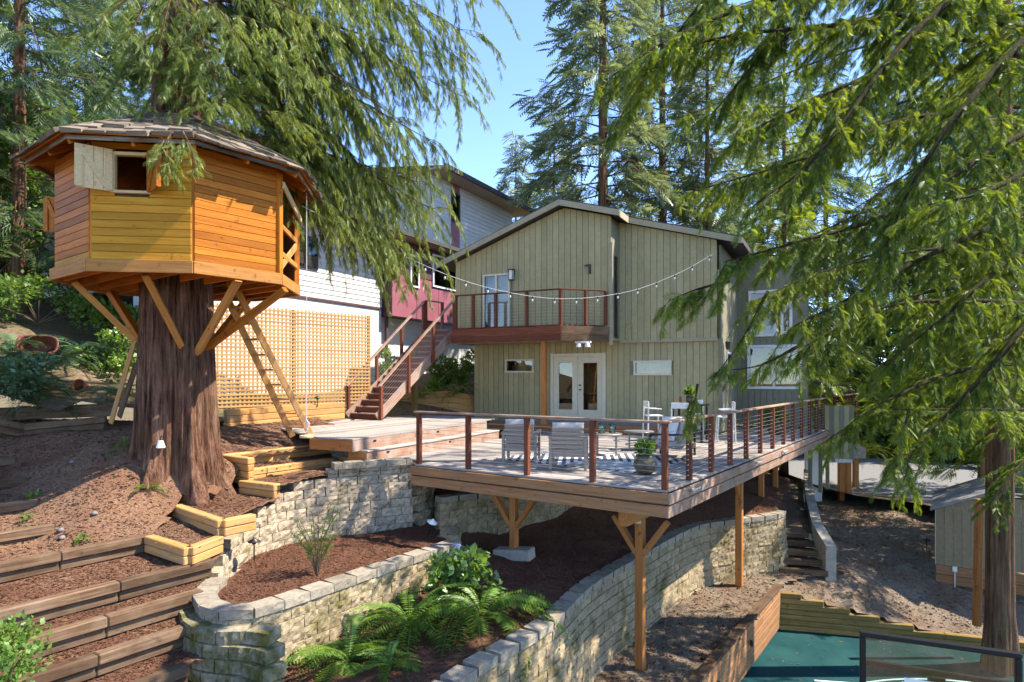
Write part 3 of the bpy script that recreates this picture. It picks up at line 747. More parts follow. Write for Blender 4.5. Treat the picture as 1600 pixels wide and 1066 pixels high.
for k in range(7):
    z = -6.22 + .13 * k
    timber(kb, a + UP * (z + .13), a.lerp(b, ends[k]) + UP * (z + .13), .13, .17 - .006 * k, 'mossyt')
timber(kb, b + UP * -6.09, c + UP * -6.12, .13, .16, 'mossyt'); timber(kb, b + UP * -5.96, c + UP * -5.99, .13, .15, 'mossyt')
# ------------------------------------------------------------------ the deck
DZ = -1.75
CN = Vector((2.4, 9.9, 0))                    # near right corner
FL, SL = 5.35, 14.4                           # front and side lengths
dk = thing('deck', 'large raised grey board deck with cable railing on tall timber posts', 'deck', (2.4, 9.9, -1.75))
def DP(f, s, z=0): return CN + FD * f + SD * s + UP * z
# boards run parallel to the front edge
nb = 96; bw = SL / nb
for k in range(nb):
    s = bw * (k + .5)
    L = FL if s < .4 else (6.38 + .14 * s if s < 5.3 else (7.1 if s < 9.2 else (6.7 - (s - 9.2) * 4.9 if s < 10.1 else 2.35 + .15 * (s - 10.1))))
    beam('deck_board', DP(-.0 if k else 0, s, DZ - .019), DP(L, s, DZ - .019), bw - .011, .036, M['deck'], dk, ch=.004)
# fascia: two boards with a dark recess
for z, h, ox in ((DZ - .04 - .085, .165, .03), (DZ - .04 - .29, .185, .0)):
    beam('fascia', DP(-.025 - ox, -.02 - ox, z), DP(FL + .05, -.02 - ox, z), .04, h, M['fascia'], dk)
    beam('fascia', DP(-.02 - ox, -.045 - ox, z), DP(-.02 - ox, SL, z), .04, h, M['rail'], dk)
beam('rim_joist', DP(.06, .04, DZ - .22), DP(FL, .04, DZ - .22), .05, .36, M['oldtimber'], dk)
beam('rim_joist', DP(.045, .09, DZ - .22), DP(.045, SL, DZ - .22), .05, .36, M['oldtimber'], dk)
for k in range(1, 17):
    s = k * .85
    beam('joist', DP(.08, s, DZ - .16), DP(FL if s < 9 else 2.2, s, DZ - .16), .05, .23, M['oldtimber'], dk)
# railing
RH = 1.07
fposts = [.06, 1.33, 2.65, 4.0, 5.28]
sposts = [1.18 * k for k in range(1, 13)]
for f in fposts:
    p = DP(f, .07 if f > .1 else .06)
    beam('post', p + UP * (DZ + .002), p + UP * (DZ + RH - .04), .09, .09, M['redwood'], dk, up=SD)
for s in sposts:
    p = DP(.07, s)
    beam('post', p + UP * (DZ + .002), p + UP * (DZ + RH - .04), .09, .09, M['redwood'], dk, up=SD)
beam('top_rail', DP(-.03, .07, DZ + RH - .02), DP(FL + .02, .07, DZ + RH - .02), .14, .038, M['rail'], dk)
beam('top_rail', DP(.07, .142, DZ + RH - .02), DP(.07, SL, DZ + RH - .02), .14, .038, M['rail'], dk)
for k in range(10):
    z = DZ + .09 + .088 * k
    for (a, b) in ((DP(.06, .07, z), DP(FL - .06, .07, z)), (DP(.07, .07, z), DP(.07, SL - .2, z))):
        m = MB(); m.tube([a, b], .0035, 5); m.build('cable', M['cable'], dk)
# row of cable fittings on each side post
fit = MB()
for s in sposts:
    for k in range(10):
        fit.box(DP(.118, s - .0, DZ + .09 + .088 * k), .012, .02, .02); fit.box(DP(.07, s - .05, DZ + .09 + .088 * k), .016, .016, .016)
fo = fit.build('cable_fittings', M['steel'], dk); fo['kind'] = 'stuff'
# supports: post with two knee braces, and the carrying beams
def support(f, s, z0, ztop=DZ - .44, w=.15, brace=(FD, -FD), bl=.75, mat='orangepost'):
    p = DP(f, s)
    beam('support_post', p + UP * z0, p + UP * ztop, w, w, M[mat], dk, up=SD, ch=.01)
    for d in brace:
        beam('knee_brace', p + UP * (ztop - bl) + d * .06, p + UP * (ztop + .0) + d * (bl * .82), .09, .13, M[mat], dk, up=FD.cross(d) if abs(d.dot(FD)) < .5 else SD, ch=.008)
for f, s0, s1 in ((.95, .42, 2.2), (.95, 6.5, 8.2)):
    beam('carrier_beam', DP(f, s0, DZ - .60), DP(f, s1, DZ - .60), .16, .32, M['orangepost'], dk, ch=.01)
support(.95, 1.15, -5.2, DZ - .76, .15, (FD, -FD), .62)
beam('carrier_beam', DP(.2, 1.7, DZ - .5), DP(3.9, 1.7, DZ - .5), .12, .2, M['oldtimber'], dk, ch=.01)
m = MB(); m.box(DP(.95, 1.02, DZ - .72), .14, .02, .2, (FD, SD, UP)); m.build('steel_strap', M['steel'], dk)
support(.75, 6.65, -5.16, DZ - .40, .16, (SD * -1,), .7)
support(.95, 9.6, -3.6, DZ - .4, .14, (FD, -FD), .6)
support(.95, 11.3, -3.6, DZ - .4, .14, (-FD,), .6)
support(3.55, .95, -3.55, DZ - .42, .14, (FD, -FD), .78)
beam('carrier_beam', DP(2.75, .95, DZ - .47), DP(4.5, .95, DZ - .47), .12, .14, M['orangepost'], dk, ch=.01)
# board screen at the far end with its grey posts
sc = thing('board_screen', 'weathered grey board screen hanging at the far end of the deck', 'screen', DP(.1, SL, -3))
for k in range(6):
    p = DP(.02 - .15 * k, SL + .12 + .02 * k)
    beam('board', p + UP * -2.75, p + UP * (-.95), .145, .03, M['siding2'] if k % 2 else M['siding'], sc, up=SD)
for k, (x, yb) in enumerate(((1266, 772), (1282, 765), (1293, 752))):
    d = 22.4 + k * .7
    p = P(x, 600, d); p.z = 0
    beam('screen_post', p + UP * -4.15, p + UP * -1.4, .12, .12, M['siding2'], sc, up=SD)
# dark band of cloth under the left end of the deck
# ------------------------------------------------------------------ upper terrace and its two wide steps
TZ = -1.25
tr = thing('terrace', 'upper grey board terrace with two wide board steps down to the deck', 'terrace', (-3.2, 13, -1.5))
A0, A1 = Vector((-3.23, 13.02, 0)), Vector((-.72, 18.4, 0))
B0, B1 = Vector((-2.98, 13.16, 0)), Vector((-.37, 18.3, 0))
hz = Vector((-4.1, 13.6, 0))
d = (A1 - A0).normalized(); n = Vector((-d.y, d.x, 0))
nT = 34
for k in range(nT):
    o = .14 * k + .07
    s0 = A0 + n * o; L = (A1 - A0).length
    ext0 = -.02 + o * .05
    e = 1.0 + .55 * o if k > 1 else 0
    ext0 = ext0 + (max(0, (o - 1.0)) * .55)
    beam('deck_board', s0 + d * ext0 + UP * (TZ - .019), s0 + d * (L + min(e, 1.7)) + UP * (TZ - .019), .134, .036, M['deck'], tr, ch=.004)
for q, (p0, p1, z, h) in enumerate(((A0, A1, TZ - .04, .23), (B0, B1, TZ - .29, .23))):
    dd = (p1 - p0).normalized(); nn = Vector((-dd.y, dd.x, 0))
    beam('riser', p0 + nn * .02 + UP * (z - h / 2), p1 + nn * .02 + UP * (z - h / 2), .03, h, M['rail'], tr)
    beam('riser', p0 + nn * .03 + dd * .012 + UP * (z - h / 2), p0 + nn * (.5 + .7 * (1 - q)) + dd * (.012 + .05 * (1 - q)) + UP * (z - h / 2), .03, h, M['orangepost'], tr)
    beam('riser', p1 + nn * .03 + UP * (z - h / 2), p1 + nn * (2.2) + dd * .8 + UP * (z - h / 2), .03, h, M['fascia'], tr)
    for t in (.12, .55):
        m = MB(); m.box(p0.lerp(p1, t) + UP * (z - .06), .09, .012, .035, (dd, nn, UP)); m.build('step_light', M['black'], tr)
for k in range(3):
    o = .14 * k + .07 - .02; dd = (B1 - B0).normalized(); nn = Vector((-dd.y, dd.x, 0))
    beam('step_board', B0 + nn * o + UP * (TZ - .27), B1 + nn * o + UP * (TZ - .27), .134, .036, M['deck'], tr, ch=.004)
# landing in front of the house doors
# ------------------------------------------------------------------ green house
HO = Vector((2.16, 21.0, 0)); HU = Vector((.894, -.447, 0)); HV = Vector((.447, .894, 0))
def H(t, v, z): return HO + HU * t + HV * v + UP * z
def Ht(px, v):
    b = (px - 800) / F; o = HO + HV * v
    return (b * o.y - o.x) / (HU.x - b * HU.y)
def Hp(px, py, v):
    t = Ht(px, v); y = (HO + HU * t + HV * v).y
    return t, (HZ - py) / F * y
hs = thing('green_house', 'two storey olive green house with vertical board siding and gabled roof', 'house', H(0, 0, -1.4))
def wall_boards(parent, v, t0, t1, zb, zt, mat, openings=(), sp=.205, name='board', thick=.03, ax=(HU, HV, HO)):
    u, w, o0 = ax
    t = t0; k = 0
    zt_ = zt if callable(zt) else (lambda q: zt)
    while t < t1 - .02:
        t2 = min(t + sp, t1)
        cuts = [(zb, None)]
        segs = [(zb, 1e9)]
        for (a, b, c, d_) in openings:
            if t2 > a + .03 and t < b - .03:
                segs2 = []
                for (s0, s1) in segs:
                    if c > s0: segs2.append((s0, min(s1, c)))
                    if d_ < s1: segs2.append((max(s0, d_), s1))
                segs = segs2
        pr = RNG.uniform(0, .005)
        for (s0, s1) in segs:
            zl = min(s1, zt_(t)); zr = min(s1, zt_(t2))
            if max(zl, zr) - s0 < .03: continue
            g_ = .007
            f0 = o0 + u * (t + g_) + w * (v - pr); f1 = o0 + u * (t2 - g_) + w * (v - pr)
            m = MB(); m.prism([f0 + UP * s0, f1 + UP * s0, f1 + UP * zr, f0 + UP * zl], w * thick)
            m.build(name, mat, parent)
        t = t2; k += 1
    # backing sheet is the dark groove between the boards
VG, VR, VL = -.55, .35, .45
tl, tr_ = Ht(712, VG), Ht(955, VG)
tridge, zridge = Hp(880, 322, VG)
_, zeaveL = Hp(690, 420, VG); teL = Ht(690, VG)
sL = (zridge - zeaveL) / (tridge - teL)
tR2, zR2 = Hp(1120, 372, VR)
sR = (zridge - zR2) / (tR2 - tridge)
def roofz(t): return zridge - (tridge - t) * sL if t < tridge else zridge - (t - tridge) * sR
BZ = 1.62
# sliding door opening in the upper gable wall
sd0, szt = Hp(755, 430, VG); sd1, _ = Hp(797, 430, VG); szb = BZ
wall_boards(hs, VG, tl, tr_, BZ - .45, lambda t: roofz(t) - .06, M['siding'], [(sd0, sd1, szb, szt)])
wall_boards(hs, VR, tr_ - .02, tR2, Hp(1040, 533, VR)[1], lambda t: roofz(t) - .06, M['siding'])
# lower wall with doors and two slit windows
fl = -1.36
d0, dzt = Hp(861, 553, VL); d1, _ = Hp(947, 553, VL)
w1 = (Ht(790, VL), Ht(834, VL), Hp(800, 582, VL)[1], Hp(800, 562, VL)[1])
w2 = (Ht(991, VL), Ht(1049, VL), Hp(1020, 586, VL)[1], Hp(1020, 564, VL)[1])
llo, lhi = Ht(741, VL), Ht(1126, VL)
wall_boards(hs, VL, llo, lhi, fl - .25, BZ - .42, M['siding'], [(d0, d1, fl - .3, dzt), w1, w2], sp=.2)
# solid body behind the boards
def hbox(name, t0, t1, v0, v1, z0, z1, mat, parent=hs):
    m = MB(); m.box(H((t0 + t1) / 2, (v0 + v1) / 2, (z0 + z1) / 2), t1 - t0, v1 - v0, z1 - z0, (HU, HV, UP)); return m.build(name, mat, parent)
def hgable(name, v0, v1, mat, ta, tb_, zb, dz=-.1):
    ts = [ta] + ([tridge] if ta < tridge < tb_ else []) + [tb_]
    poly = [H(ta, v0, zb), H(tb_, v0, zb)] + [H(t, v0, roofz(t) + dz) for t in ts[::-1]]
    m = MB(); m.prism(poly, HV * (v1 - v0)); return m.build(name, mat, parent=hs)
# backing walls stop at the openings: strips left/right/above
GB = VG + .05
def backing(v, t0, t1, zb, ztf, ops):
    ts = sorted(set([t0, t1] + [o_[0] for o_ in ops] + [o_[1] for o_ in ops] + ([tridge] if t0 < tridge < t1 else [])))
    for a, b in zip(ts[:-1], ts[1:]):
        mid = (a + b) / 2
        op = [o_ for o_ in ops if o_[0] - 1e-6 <= mid <= o_[1] + 1e-6]
        for (z0, z1) in ([(zb, None)] if not op else [(zb, op[0][2]), (op[0][3], None)]):
            if z1 is not None and z1 - z0 < .02: continue
            ya = ztf(a) if z1 is None else z1; yb = ztf(b) if z1 is None else z1
            m = MB(); m.prism([H(a, v, z0), H(b, v, z0), H(b, v, yb), H(a, v, ya)], HV * .08); m.build('sheathing', M['siding2'], hs)
backing(VG + .032, tl, tr_, BZ - .45, lambda t: roofz(t) - .1, [(sd0, sd1, szb, szt)])
backing(VR + .032, tr_, tR2, Hp(1040, 533, VR)[1], lambda t: roofz(t) - .1, [])
backing(VL + .032, llo, lhi, fl - .25, lambda t: BZ - .42, [(d0, d1, fl - .3, dzt), w1, w2])
# the side of the projecting gable, with its tall slit window
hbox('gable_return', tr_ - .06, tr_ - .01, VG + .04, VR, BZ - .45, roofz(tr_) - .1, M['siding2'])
m = MB(); m.box(H(tr_ + .006, (VG + VR) / 2 + .05, 2.55), .03, .3, 2.6, (HU, HV, UP)); o = m.build('window', M['blackframe'], hs)
m = MB(); m.box(H(tr_ + .026, (VG + VR) / 2 + .05, 2.55), .01, .2, 2.45, (HU, HV, UP)); m.build('pane', M['glass'], o)
m = MB(); m.box(H(tr_ - .0, VG + .0, 2.6), .1, .07, 3.2, (HU, HV, UP)); m.build('corner_trim', M['trimgreen'], hs)
# upper floor slabs (soffits)
hbox('soffit', tl, tr_, VG + .1, VL + .6, BZ - .45, BZ - .36, M['trimgreen'])
zRb = Hp(1040, 533, VR)[1]
hbox('soffit', tr_, tR2, VR + .09, VL + .6, zRb, zRb + .06, M['trimgreen'])
hbox('drip_board', tr_ + .02, tR2 + .03, VR - .03, VR + .0, zRb - .03, zRb + .07, M['trimgreen'])
# side walls and back so that the house is a closed body
hbox('side_wall', llo - .02, llo + .04, VL + .1, 8, fl - .3, BZ, M['siding'])
hbox('side_wall', tl, tl + .05, VG + .1, 8, BZ - .45, roofz(tl) - .12, M['siding'])
hbox('back_wall', tl, tR2, 8, 8.1, fl, roofz(tl), M['siding'])
# rooms seen through the panes
hbox('room_back', llo + .1, lhi - .1, VL + 2.6, VL + 2.7, fl, BZ - .5, M['interior'])
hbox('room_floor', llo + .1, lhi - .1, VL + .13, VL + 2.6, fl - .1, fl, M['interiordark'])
hbox('room_ceiling', llo + .1, lhi - .1, VL + .13, VL + 2.6, BZ - .44, BZ - .40, M['white'])
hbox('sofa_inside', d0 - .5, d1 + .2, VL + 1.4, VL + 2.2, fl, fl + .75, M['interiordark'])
hbox('room_back', tl + .1, tr_ - .1, VG + 2.0, VG + 2.1, BZ, BZ + 2.4, M['interior'])
# sliding door
sdr = MB(); fr = .06
for a, b in ((sd0, sd0 + fr), ((sd0 + sd1) / 2 - .03, (sd0 + sd1) / 2 + .03), (sd1 - fr, sd1)):
    sdr.box(H((a + b) / 2, VG - .01, (szb + szt) / 2), b - a, .07, szt - szb, (HU, HV, UP))
sdr.box(H((sd0 + sd1) / 2, VG - .01, szt - .03), sd1 - sd0, .068, .06, (HU, HV, UP)); sdr.box(H((sd0 + sd1) / 2, VG - .01, szb + .03), sd1 - sd0, .068, .06, (HU, HV, UP))
so = sdr.build('sliding_door', M['cream'], hs)
m = MB(); m.box(H((sd0 + sd1) / 2, VG + .01, (szb + szt) / 2), sd1 - sd0 - .05, .012, szt - szb - .05, (HU, HV, UP)); m.build('pane', M['glass'], so)
m = MB(); m.box(H(sd0 + (sd1 - sd0) * .75, VG + .1, (szb + szt) / 2), (sd1 - sd0) * .46, .02, szt - szb - .1, (HU, HV, UP)); m.build('blind', M['blind'], so)
m = MB(); m.box(H(sd0 + (sd1 - sd0) * .25, VG + .3, (szb + szt) / 2), (sd1 - sd0) * .46, .02, szt - szb - .1, (HU, HV, UP)); m.build('blind', M['white'], so)
# french doors
fd = MB(); cd = (d0 + d1) / 2
for a, b in ((d0, d0 + .1), (d1 - .1, d1)): fd.box(H((a + b) / 2, VL - .015, (fl + dzt) / 2), b - a, .09, dzt - fl + .02, (HU, HV, UP))
fd.box(H(cd, VL - .015, dzt - .05), d1 - d0, .088, .1, (HU, HV, UP))
fd.box(H(cd, VL - .04, fl - .04), d1 - d0 + .1, .2, .07, (HU, HV, UP))
fo = fd.build('french_door', M['cream'], hs)
for a, b in ((d0 + .105, cd - .005), (cd + .005, d1 - .105)):
    lf = MB(); st_ = .19; zb_, zt2 = fl + .0, dzt - .105
    for c0, c1 in ((a, a + st_), (b - st_, b)): lf.box(H((c0 + c1) / 2, VL, (zb_ + zt2) / 2), c1 - c0, .05, zt2 - zb_, (HU, HV, UP))
    lf.box(H((a + b) / 2, VL, zt2 - .11), b - a, .048, .22, (HU, HV, UP)); lf.box(H((a + b) / 2, VL, zb_ + .14), b - a, .048, .28, (HU, HV, UP))
    lo = lf.build('door_leaf', M['cream'], fo)
    m = MB(); m.box(H((a + b) / 2, VL + .005, (zb_ + zt2) / 2), b - a - .3, .01, zt2 - zb_ - .4, (HU, HV, UP)); m.build('pane', M['glass'], fo)
for dz in (.95, 1.1):
    m = MB(); m.box(H(cd + .09, VL - .05, fl + dz), .05, .06, .05, (HU, HV, UP)); m.build('door_handle', M['bronze'], fo)
for w_ in (w1, w2):
    m = MB(); a, b, c, d_ = w_
    m.box(H((a + b) / 2, VL - .01, d_ - .02), b - a + .04, .08, .06, (HU, HV, UP)); m.box(H((a + b) / 2, VL - .01, c + .02), b - a + .04, .08, .06, (HU, HV, UP))
    m.box(H(a + .02, VL - .01, (c + d_) / 2), .06, .078, d_ - c, (HU, HV, UP)); m.box(H(b - .02, VL - .01, (c + d_) / 2), .06, .078, d_ - c, (HU, HV, UP))
    o = m.build('window', M['cream'], hs)
    m = MB(); m.box(H((a + b) / 2, VL + .02, (c + d_) / 2), b - a, .01, d_ - c, (HU, HV, UP)); m.build('pane', M['glass'], o)
    m = MB(); m.box(H((a + b) / 2, VL + .25, (c + d_) / 2), (b - a) * .3, .02, d_ - c, (HU, HV, UP)); m.build('picture', M['curtain'] if w_ is w1 else M['terracotta'], o)
# roof slabs with barge boards
def roof_slab(name, t0, t1, v0, v1, th=.16, mat='roof', dz=0):
    m = MB(); m.prism([H(t0, v0, roofz(t0) + dz), H(t1, v0, roofz(t1) + dz), H(t1, v0, roofz(t1) + th + dz), H(t0, v0, roofz(t0) + th + dz)], HV * (v1 - v0)); return m.build(name, M[mat], hs)
teR = Ht(972, VG)
roof_slab('roof', teL, tridge, VG - .35, 8.3); roof_slab('roof', tridge, teR, VG - .35, VR - .2); roof_slab('roof', tridge, tR2 + .75, VR - .2 + .003, 8.3)
def barge(t0, t1, v):
    m = MB(); m.prism([H(t0, v, roofz(t0) - .06), H(t1, v, roofz(t1) - .06), H(t1, v, roofz(t1) + .12), H(t0, v, roofz(t0) + .12)], HV * -.035); m.build('barge_board', M['trimgreen'], hs)
barge(teL, tridge - .002, VG - .352); barge(tridge + .002, teR + .03, VG - .352); barge(teR, tR2 + .75, VR - .202)
m = MB(); m.box(H(teR + .01, (VG + VR) / 2 - .27, roofz(teR) + .02), .03, VR - VG, .2, (HU, HV, UP)); m.build('barge_board', M['trimgreen'], hs)
# underside of the overhangs
# wing to the right
VW = 4.0; twL = tR2 - .05
tw1 = Ht(1262, VW)
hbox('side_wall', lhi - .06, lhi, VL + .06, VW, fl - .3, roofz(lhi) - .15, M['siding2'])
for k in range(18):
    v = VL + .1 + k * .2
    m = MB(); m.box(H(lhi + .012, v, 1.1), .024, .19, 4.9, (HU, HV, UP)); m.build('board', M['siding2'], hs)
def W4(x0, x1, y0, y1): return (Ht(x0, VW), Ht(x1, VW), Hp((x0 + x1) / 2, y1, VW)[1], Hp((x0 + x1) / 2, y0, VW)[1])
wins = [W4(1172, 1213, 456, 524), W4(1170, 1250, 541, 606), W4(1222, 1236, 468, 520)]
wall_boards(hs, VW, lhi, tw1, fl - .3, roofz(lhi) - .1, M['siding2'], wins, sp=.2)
for w_ in wins:
    a, b, c, d_ = w_
    m = MB()
    m.box(H((a + b) / 2, VW - .02, d_), b - a + .1, .09, .09, (HU, HV, UP)); m.box(H((a + b) / 2, VW - .02, c), b - a + .1, .09, .09, (HU, HV, UP))
    m.box(H(a, VW - .02, (c + d_) / 2), .09, .088, d_ - c, (HU, HV, UP)); m.box(H(b, VW - .02, (c + d_) / 2), .09, .088, d_ - c, (HU, HV, UP))
    if b - a > 1.2: m.box(H((a + b) / 2, VW - .02, (c + d_) / 2), .07, .086, d_ - c, (HU, HV, UP))
    o = m.build('window', M['white'], hs)
    m = MB(); m.box(H((a + b) / 2, VW + .02, (c + d_) / 2), b - a, .01, d_ - c, (HU, HV, UP)); m.build('pane', M['glass'], o)
    m = MB(); m.box(H((a + b) / 2, VW + .5, (c + d_) / 2), b - a + .3, .02, d_ - c + .3, (HU, HV, UP)); m.build('blind', M['interior'], o)
hbox('back_wall', lhi, tw1, VW + 1.0, VW + 1.1, fl - .3, roofz(lhi) - .2, M['siding2'])
m = MB(); m.box(H(lhi + .03, VL + 1.5, .35), .05, .95, .95, (HU, HV, UP)); o = m.build('window', M['white'], hs)
m = MB(); m.box(H(lhi + .06, VL + 1.5, .35), .01, .78, .8, (HU, HV, UP)); m.build('pane', M['blackframe'], o)
m = MB(); m.box(H(lhi + .0, VL + .02, -.1), .12, .12, 2.6, (HU, HV, UP)); m.build('corner_trim', M['siding2'], hs)
# lamps and small fittings on the wall
def wall_lamp(p, s=1.0):
    m = MB(); m.box(p, .1 * s, .05, .16 * s, (HU, HV, UP)); o = m.build('wall_lamp', M['bronze'], hs)
    q_ = p - HV * .12
    m = MB(); m.box(q_ + UP * (.10 * s), .17 * s, .17 * s, .03, (HU, HV, UP)); m.box(q_ + UP * (-.2 * s), .15 * s, .15 * s, .02, (HU, HV, UP))
    for a in (-1, 1):
        for b in (-1, 1): m.box(q_ + HU * (.06 * s * a) + HV * (.06 * s * b) + UP * (-.05 * s), .015, .015, .3 * s, (HU, HV, UP))
    m.build('lantern', M['bronze'], o)
    m = MB(); m.box(q_ + UP * (-.05 * s), .1 * s, .1 * s, .26 * s, (HU, HV, UP)); m.build('lantern_glass', M['bulb'], o)
t, z = Hp(802, 428, VG); wall_lamp(H(t, VG - .03, z), 1.15)
t, z = Hp(922, 421, VG); m = MB(); m.box(H(t, VG - .04, z), .06, .06, .3, (HU, HV, UP)); m.box(H(t - .07, VG - .06, z + .12), .18, .05, .05, (HU, HV, UP)); m.build('shutter_hook', M['bronze'], hs)
p = H(lhi + .05, VL + .5, 1.0); m = MB(); m.lathe(p + Vector((.08, -.05, 0)), [(.0, .16), (.09, .1), (.06, -.12), (.0, -.14)], 10); m.build('wall_lamp', M['bronze'], hs)
m = MB(); t, z = Hp(985, 520, VR)
m.tube([H(t - .12, VR - .03, z - .25), H(t - .12, VR - .03, z + .22), H(t - .06, VR - .03, z + .3), H(t + .02, VR - .03, z + .3), H(t + .08, VR - .03, z + .2), H(t + .08, VR - .03, z - .3)], .018, 6)
m.build('pipe_loop', M['siding'], hs)
# spotlights under the balcony corner
m = MB(); p = Hp(912, 536, -1.2)
for k, dx in enumerate((-.12, .16)):
    m.lathe(H(p[0] + dx, -1.3, .98), [(.0, .09), (.06, .07), (.09, -.05), (.0, -.06)], 10)
m.box(H(p[0], -1.25, 1.08), .5, .08, .06, (HU, HV, UP)); m.build('flood_lamp', M['white'], hs)
# landing strip before the doors
for k in range(7):
    beam('deck_board', H(llo + 1.2, VL - .12 - .14 * k, fl - .1), H(lhi - 1.4, VL - .12 - .14 * k, fl - .1), .134, .036, M['deck'], tr, ch=.004)
beam('riser', H(llo + 1.2, VL - 1.08, fl - .25), H(lhi - 1.4, VL - 1.08, fl - .25), .03, .26, M['fascia'], tr)

# ------------------------------------------------------------------ balcony
bal = thing('balcony', 'red-brown timber balcony with cable railing on the gable of the green house', 'balcony', H(-3, -1.5, 1.3))
VB = -1.75
bt0, bt1 = Ht(706, VB), Ht(876, VB); btw = Ht(951, VG - .1)
poly = [H(bt0, VB, 0), H(bt1, VB, 0), H(btw, VG - .1, 0), H(bt0, VG - .1, 0)]
nbb = 9
for k in range(nbb):
    f = (k + .5) / nbb; v = VB + (VG - .1 - VB) * f
    beam('deck_board', H(bt0, v, BZ - .018), H(bt1 + (btw - bt1) * f - .06, v, BZ - .018), (VG - .1 - VB) / nbb - .006, .034, M['redwood'], bal, ch=.004)
for z, h in ((BZ - .17, .24), (BZ - .4, .2)):
    beam('fascia', H(bt0, VB - .03, z), H(bt1 + .02, VB - .03, z), .04, h, M['redwood'], bal)
    beam('fascia', H(bt1 + .02, VB - .02, z), H(btw, VG - .12, z), .04, h, M['oldtimber'], bal)
bposts = [H(bt0 + .12, VB + .06, 0), H(Ht(738, VB), VB + .06, 0), H(Ht(773, VB), VB + .06, 0), H(Ht(822, VB), VB + .06, 0), H(bt1 - .03, VB + .06, 0), H(bt1 + (btw - bt1) * .5, VB + (VG - VB) * .5, 0), H(btw - .1, VG - .12, 0)]
for p in bposts: beam('post', p + UP * (BZ + .002), p + UP * (BZ + 1.05), .09, .09, M['redwood'], bal, up=HV)
beam('top_rail', bposts[0] + UP * (BZ + 1.07), bposts[4] + UP * (BZ + 1.07), .12, .036, M['redwood'], bal)
beam('top_rail', bposts[4] + UP * (BZ + 1.07), bposts[6] + UP * (BZ + 1.07), .118, .035, M['redwood'], bal)
for k in range(9):
    for a, b in ((bposts[0], bposts[4]), (bposts[4], bposts[6])):
        m = MB(); m.tube([a + UP * (BZ + .1 + .1 * k), b + UP * (BZ + .1 + .1 * k)], .003, 5); m.build('cable', M['cable'], bal)
p = H(Ht(850, VB + .3), VB + .3, 0); beam('support_post', p + UP * (fl - .1), p + UP * (BZ - .5), .15, .15, M['orangepost'], bal, up=HV)
p = P(648, 600, 21.0); p.z = 0; beam('support_post', p + UP * -1.3, p + UP * .9, .14, .14, M['mossyt'], bal, up=HV)

# ------------------------------------------------------------------ outdoor stair
os_ = thing('outdoor_staircase', 'red-brown timber staircase with cable railings from the terrace to the balcony', 'staircase', (-3.9, 18.7, -1.25))
Nb, Nt = Vector((-3.88, 18.72, TZ)), Vector((-1.98, 21.65, BZ))
W_ = 1.22; wv = Vector((-.84, .543, 0))
run = V2(Nt - Nb); ud = run.normalized(); nst = 15
for side in (0, 1):
    off = wv * (W_ * side)
    beam('stringer', Nb + off + UP * .06 - ud * .1, Nt + off + UP * -.14, .05, .3, M['rail'], os_)
    for k, tt in enumerate((.0, .34, .67, .985)):
        p = Nb.lerp(Nt, tt) + off - wv * (.07 if side == 0 else -.07)
        beam('post', p + UP * (-.2 if k else 0), p + UP * 1.02, .09, .09, M['redwood'], os_, up=ud)
    po = off - wv * (.07 if side == 0 else -.07)
    beam('top_rail', Nb + po + UP * 1.04 - ud * .08 - UP * .05, Nt + po + UP * 1.04, .12, .038, M['rail'], os_)
    for k in range(9):
        m = MB(); m.tube([Nb + po + UP * (.14 + .096 * k), Nt + po + UP * (.14 + .096 * k)], .003, 5); m.build('cable', M['cable'], os_)
for k in range(nst):
    f = (k + 1) / nst; q = Nb.lerp(Nt, k / nst); z = Nb.z + (Nt.z - Nb.z) * f
    a = Vector((q.x, q.y, z)) + wv * .03; b = a + wv * (W_ - .06)
    beam('tread', a + ud * .14 - UP * .02, b + ud * .14 - UP * .02, .3, .036, M['rail'], os_)
    beam('riser', a + ud * .015 - UP * .115, b + ud * .015 - UP * .115, .02, .15, M['redwood'], os_)
# landing behind the stair head
ld = Nt + wv * .6 + ud * .5
for k in range(8):
    a = Nt + ud * (.07 + .14 * k) - UP * .018
    beam('landing_board', a - wv * .1, a + wv * (W_ + .1), .134, .034, M['redwood'], os_)
for p in (Nt + wv * W_ + ud * .0, Nt + wv * W_ + ud * .9, Nt + ud * 1.0 + wv * .6):
    beam('post', p + UP * 0, p + UP * 1.05, .09, .09, M['redwood'], os_, up=ud)
beam('top_rail', Nt + wv * W_ + UP * 1.07, Nt + wv * W_ + ud * .95 + UP * 1.07, .12, .036, M['rail'], os_)

# ------------------------------------------------------------------ neighbouring house
nh = thing('neighbour_house', 'white lap sided house with dark eaves and burgundy panel bay', 'house', (-6, 21, -1))
NO = Vector((-7.6, 18.6, 0)); NU = Vector((.468, .884, 0)); NV = Vector((-.884, .468, 0))
def N(t, v, z): return NO + NU * t + NV * v + UP * z
def Nq(px, py, v=0):
    b = (px - 800) / F; o = NO + NV * v
    t = (b * o.y - o.x) / (NU.x - b * NU.y); y = o.y + NU.y * t
    return t, (HZ - py) / F * y
def nbox(name, t0, t1, v0, v1, z0, z1, mat, parent=nh):
    m = MB(); m.box(N((t0 + t1) / 2, (v0 + v1) / 2, (z0 + z1) / 2), t1 - t0, v1 - v0, z1 - z0, (NU, NV, UP)); return m.build(name, M[mat], parent)
def lap_wall(v, t0, t1, z0, z1, sp=.17):
    k = 0; z = z0
    while z < z1 - .02:
        zt = min(z + sp, z1)
        m = MB(); m.prism([N(t0, v - .03, z), N(t0, v, z), N(t0, v, zt + .0), N(t0, v - .008, zt)], NU * (t1 - t0)); m.build('lap_board', M['lap'], nh)
        z = zt
tc_, zfoot = Nq(596, 481); _, zeave = Nq(480, 337)
lap_wall(0, -1.6, tc_, zfoot, zeave + .1)
